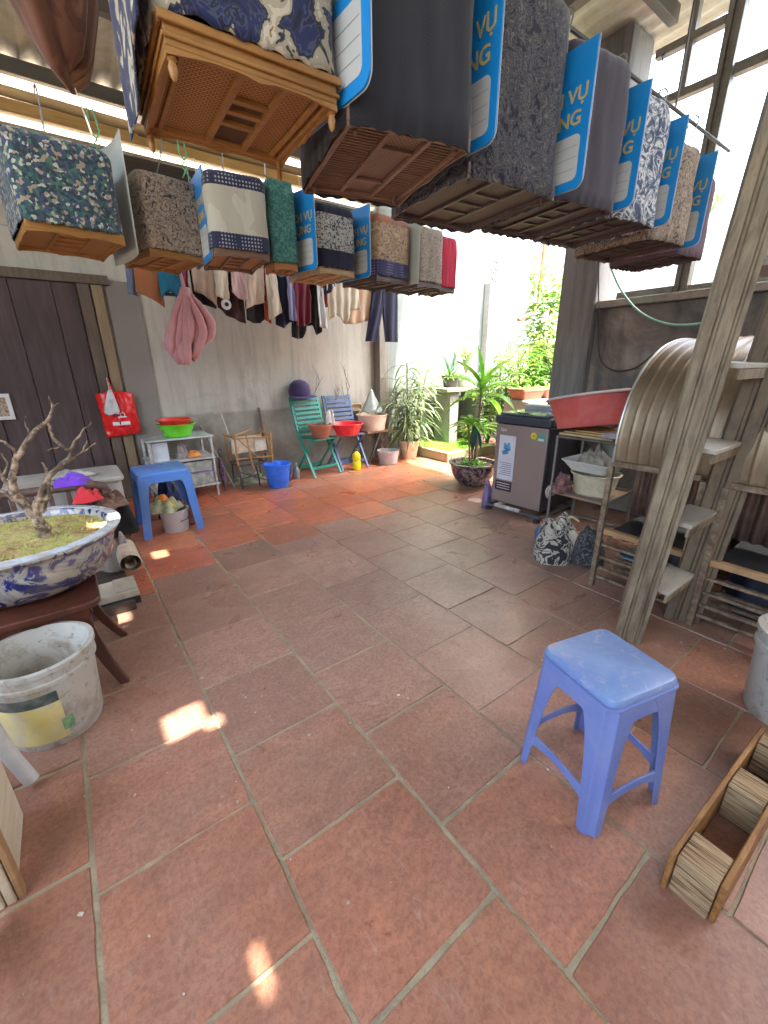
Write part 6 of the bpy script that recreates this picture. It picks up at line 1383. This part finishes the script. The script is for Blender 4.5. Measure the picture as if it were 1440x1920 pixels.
# far garden trees as a backdrop
def tree(label, x, y, H, R, seed):
    rr = random.Random(seed); t = thing('garden_tree', label, 'tree', (x, y, 0), 'trees beyond the open corner')
    tk = MB(); tk.tube([(x, y, 0), (x+.1, y, H*.3), (x, y+.1, H*.6)], [.11, .08, .05], 8); cs = []
    for k in range(9):
        a = rr.uniform(0, 6.3); e = Vector((x+R*.7*cos(a)*rr.random(), y+R*.7*sin(a)*rr.random(), H*rr.uniform(.5, 1))); tk.tube([(x+.05, y, H*rr.uniform(.25, .5)), tuple(e)], [.035, .012], 6); cs.append(e)
    tk.build('trunk', bark, t); lv = Leaves()
    for k in range(1100):
        c = rr.choice(cs); q = c+Vector((rr.gauss(0, R*.24), rr.gauss(0, R*.24), rr.gauss(0, H*.09))); lv.leaf(q, rr.uniform(0, 6.3), rr.uniform(-.5, .8), rr.uniform(.10, .18), rr.uniform(.04, .07), .8, n_=3)
    lv.done('crown', mid, t)
tree('leafy garden tree rising behind the climbers at the open corner', 8.2, 3.6, 3.4, 1.1, 5)
# big green dracaena in patterned pot
bp = thing('potted_dracaena', 'green broad leaved plant in a patterned dark pot left of the washing machine', 'plant', (3.56, 3.08, 0))
MB().lathe((3.56, 3.10, 0), [(.13, 0), (.14, .012), (.19, .06), (.235, .13), (.252, .20), (.255, .235), (.275, .245), (.278, .262), (.255, .268), (.235, .262), (.23, .23), (.003, .225)], 56).build('pot', porcelain('dark patterned glaze', (.32, .25, .21), (.03, .015, .05), 9, .5), bp, ang=45)
lv = Leaves(); st = MB()
gl = leafmat('broad green leaf', (.06, .25, .02), (.20, .46, .04)); dg = leafmat('dark leaf', (.01, .05, .04), (.03, .09, .07))
st.tube([(3.57, 3.10, .2), (3.59, 3.09, .6), (3.60, 3.09, 1.08)], [.014, .012, .010], 8); st.tube([(3.52, 3.08, .2), (3.47, 3.06, .55), (3.45, 3.05, .70)], [.011, .009, .007], 8); st.tube([(3.62, 3.13, .2), (3.66, 3.14, .5), (3.68, 3.14, .62)], [.010, .008, .007], 8); st.tube([(3.55, 3.14, .2), (3.50, 3.15, .66)], [.009, .007], 8)
st.build('canes', M('cane red brown', (.20, .12, .07), .7), bp)
for k in range(10):
    a = k*2.4; lv.leaf((3.60, 3.09, .93+.016*k), a, .25+.08*k+rl_.uniform(-.1, .1), rl_.uniform(.34, .48), .115, 1.5-.09*k, n_=9)
lv.leaf((3.60, 3.09, 1.08), radians(150), 1.4, .40, .13, .1, n_=9); lv.leaf((3.60, 3.09, 1.08), radians(-40), .95, .44, .12, .6, n_=9)
for k in range(11): lv.leaf((3.45, 3.05, .66+.004*k), k*2.4, rl_.uniform(.2, 1.1), rl_.uniform(.22, .34), .055, 1.1)
for k in range(11): lv.leaf((3.68, 3.14, .58+.004*k), k*2.4, rl_.uniform(.2, 1.1), rl_.uniform(.22, .34), .055, 1.1)
for k in range(9): lv.leaf((3.50, 3.15, .62+.004*k), k*2.4+1, rl_.uniform(.2, 1.2), rl_.uniform(.18, .28), .05, 1.1)
for k in range(70): a = rl_.random()*6.3; lv.leaf((3.56+.17*cos(a)*rl_.random(), 3.10+.17*sin(a)*rl_.random(), .225), rl_.uniform(0, 6.3), rl_.uniform(.2, 1.3), rl_.uniform(.06, .15), .018, 1.2)
lv.done('foliage', gl, bp)
lv = Leaves(); lv.leaf((3.44, 3.0, .70), radians(215), -.9, .32, .075, .4); lv.leaf((3.45, 3.02, .66), radians(250), -.6, .26, .06, .8); lv.done('drooping_leaves', dg, bp)
for o in list(bpy.data.objects):
    if '_o' in o: del o['_o']
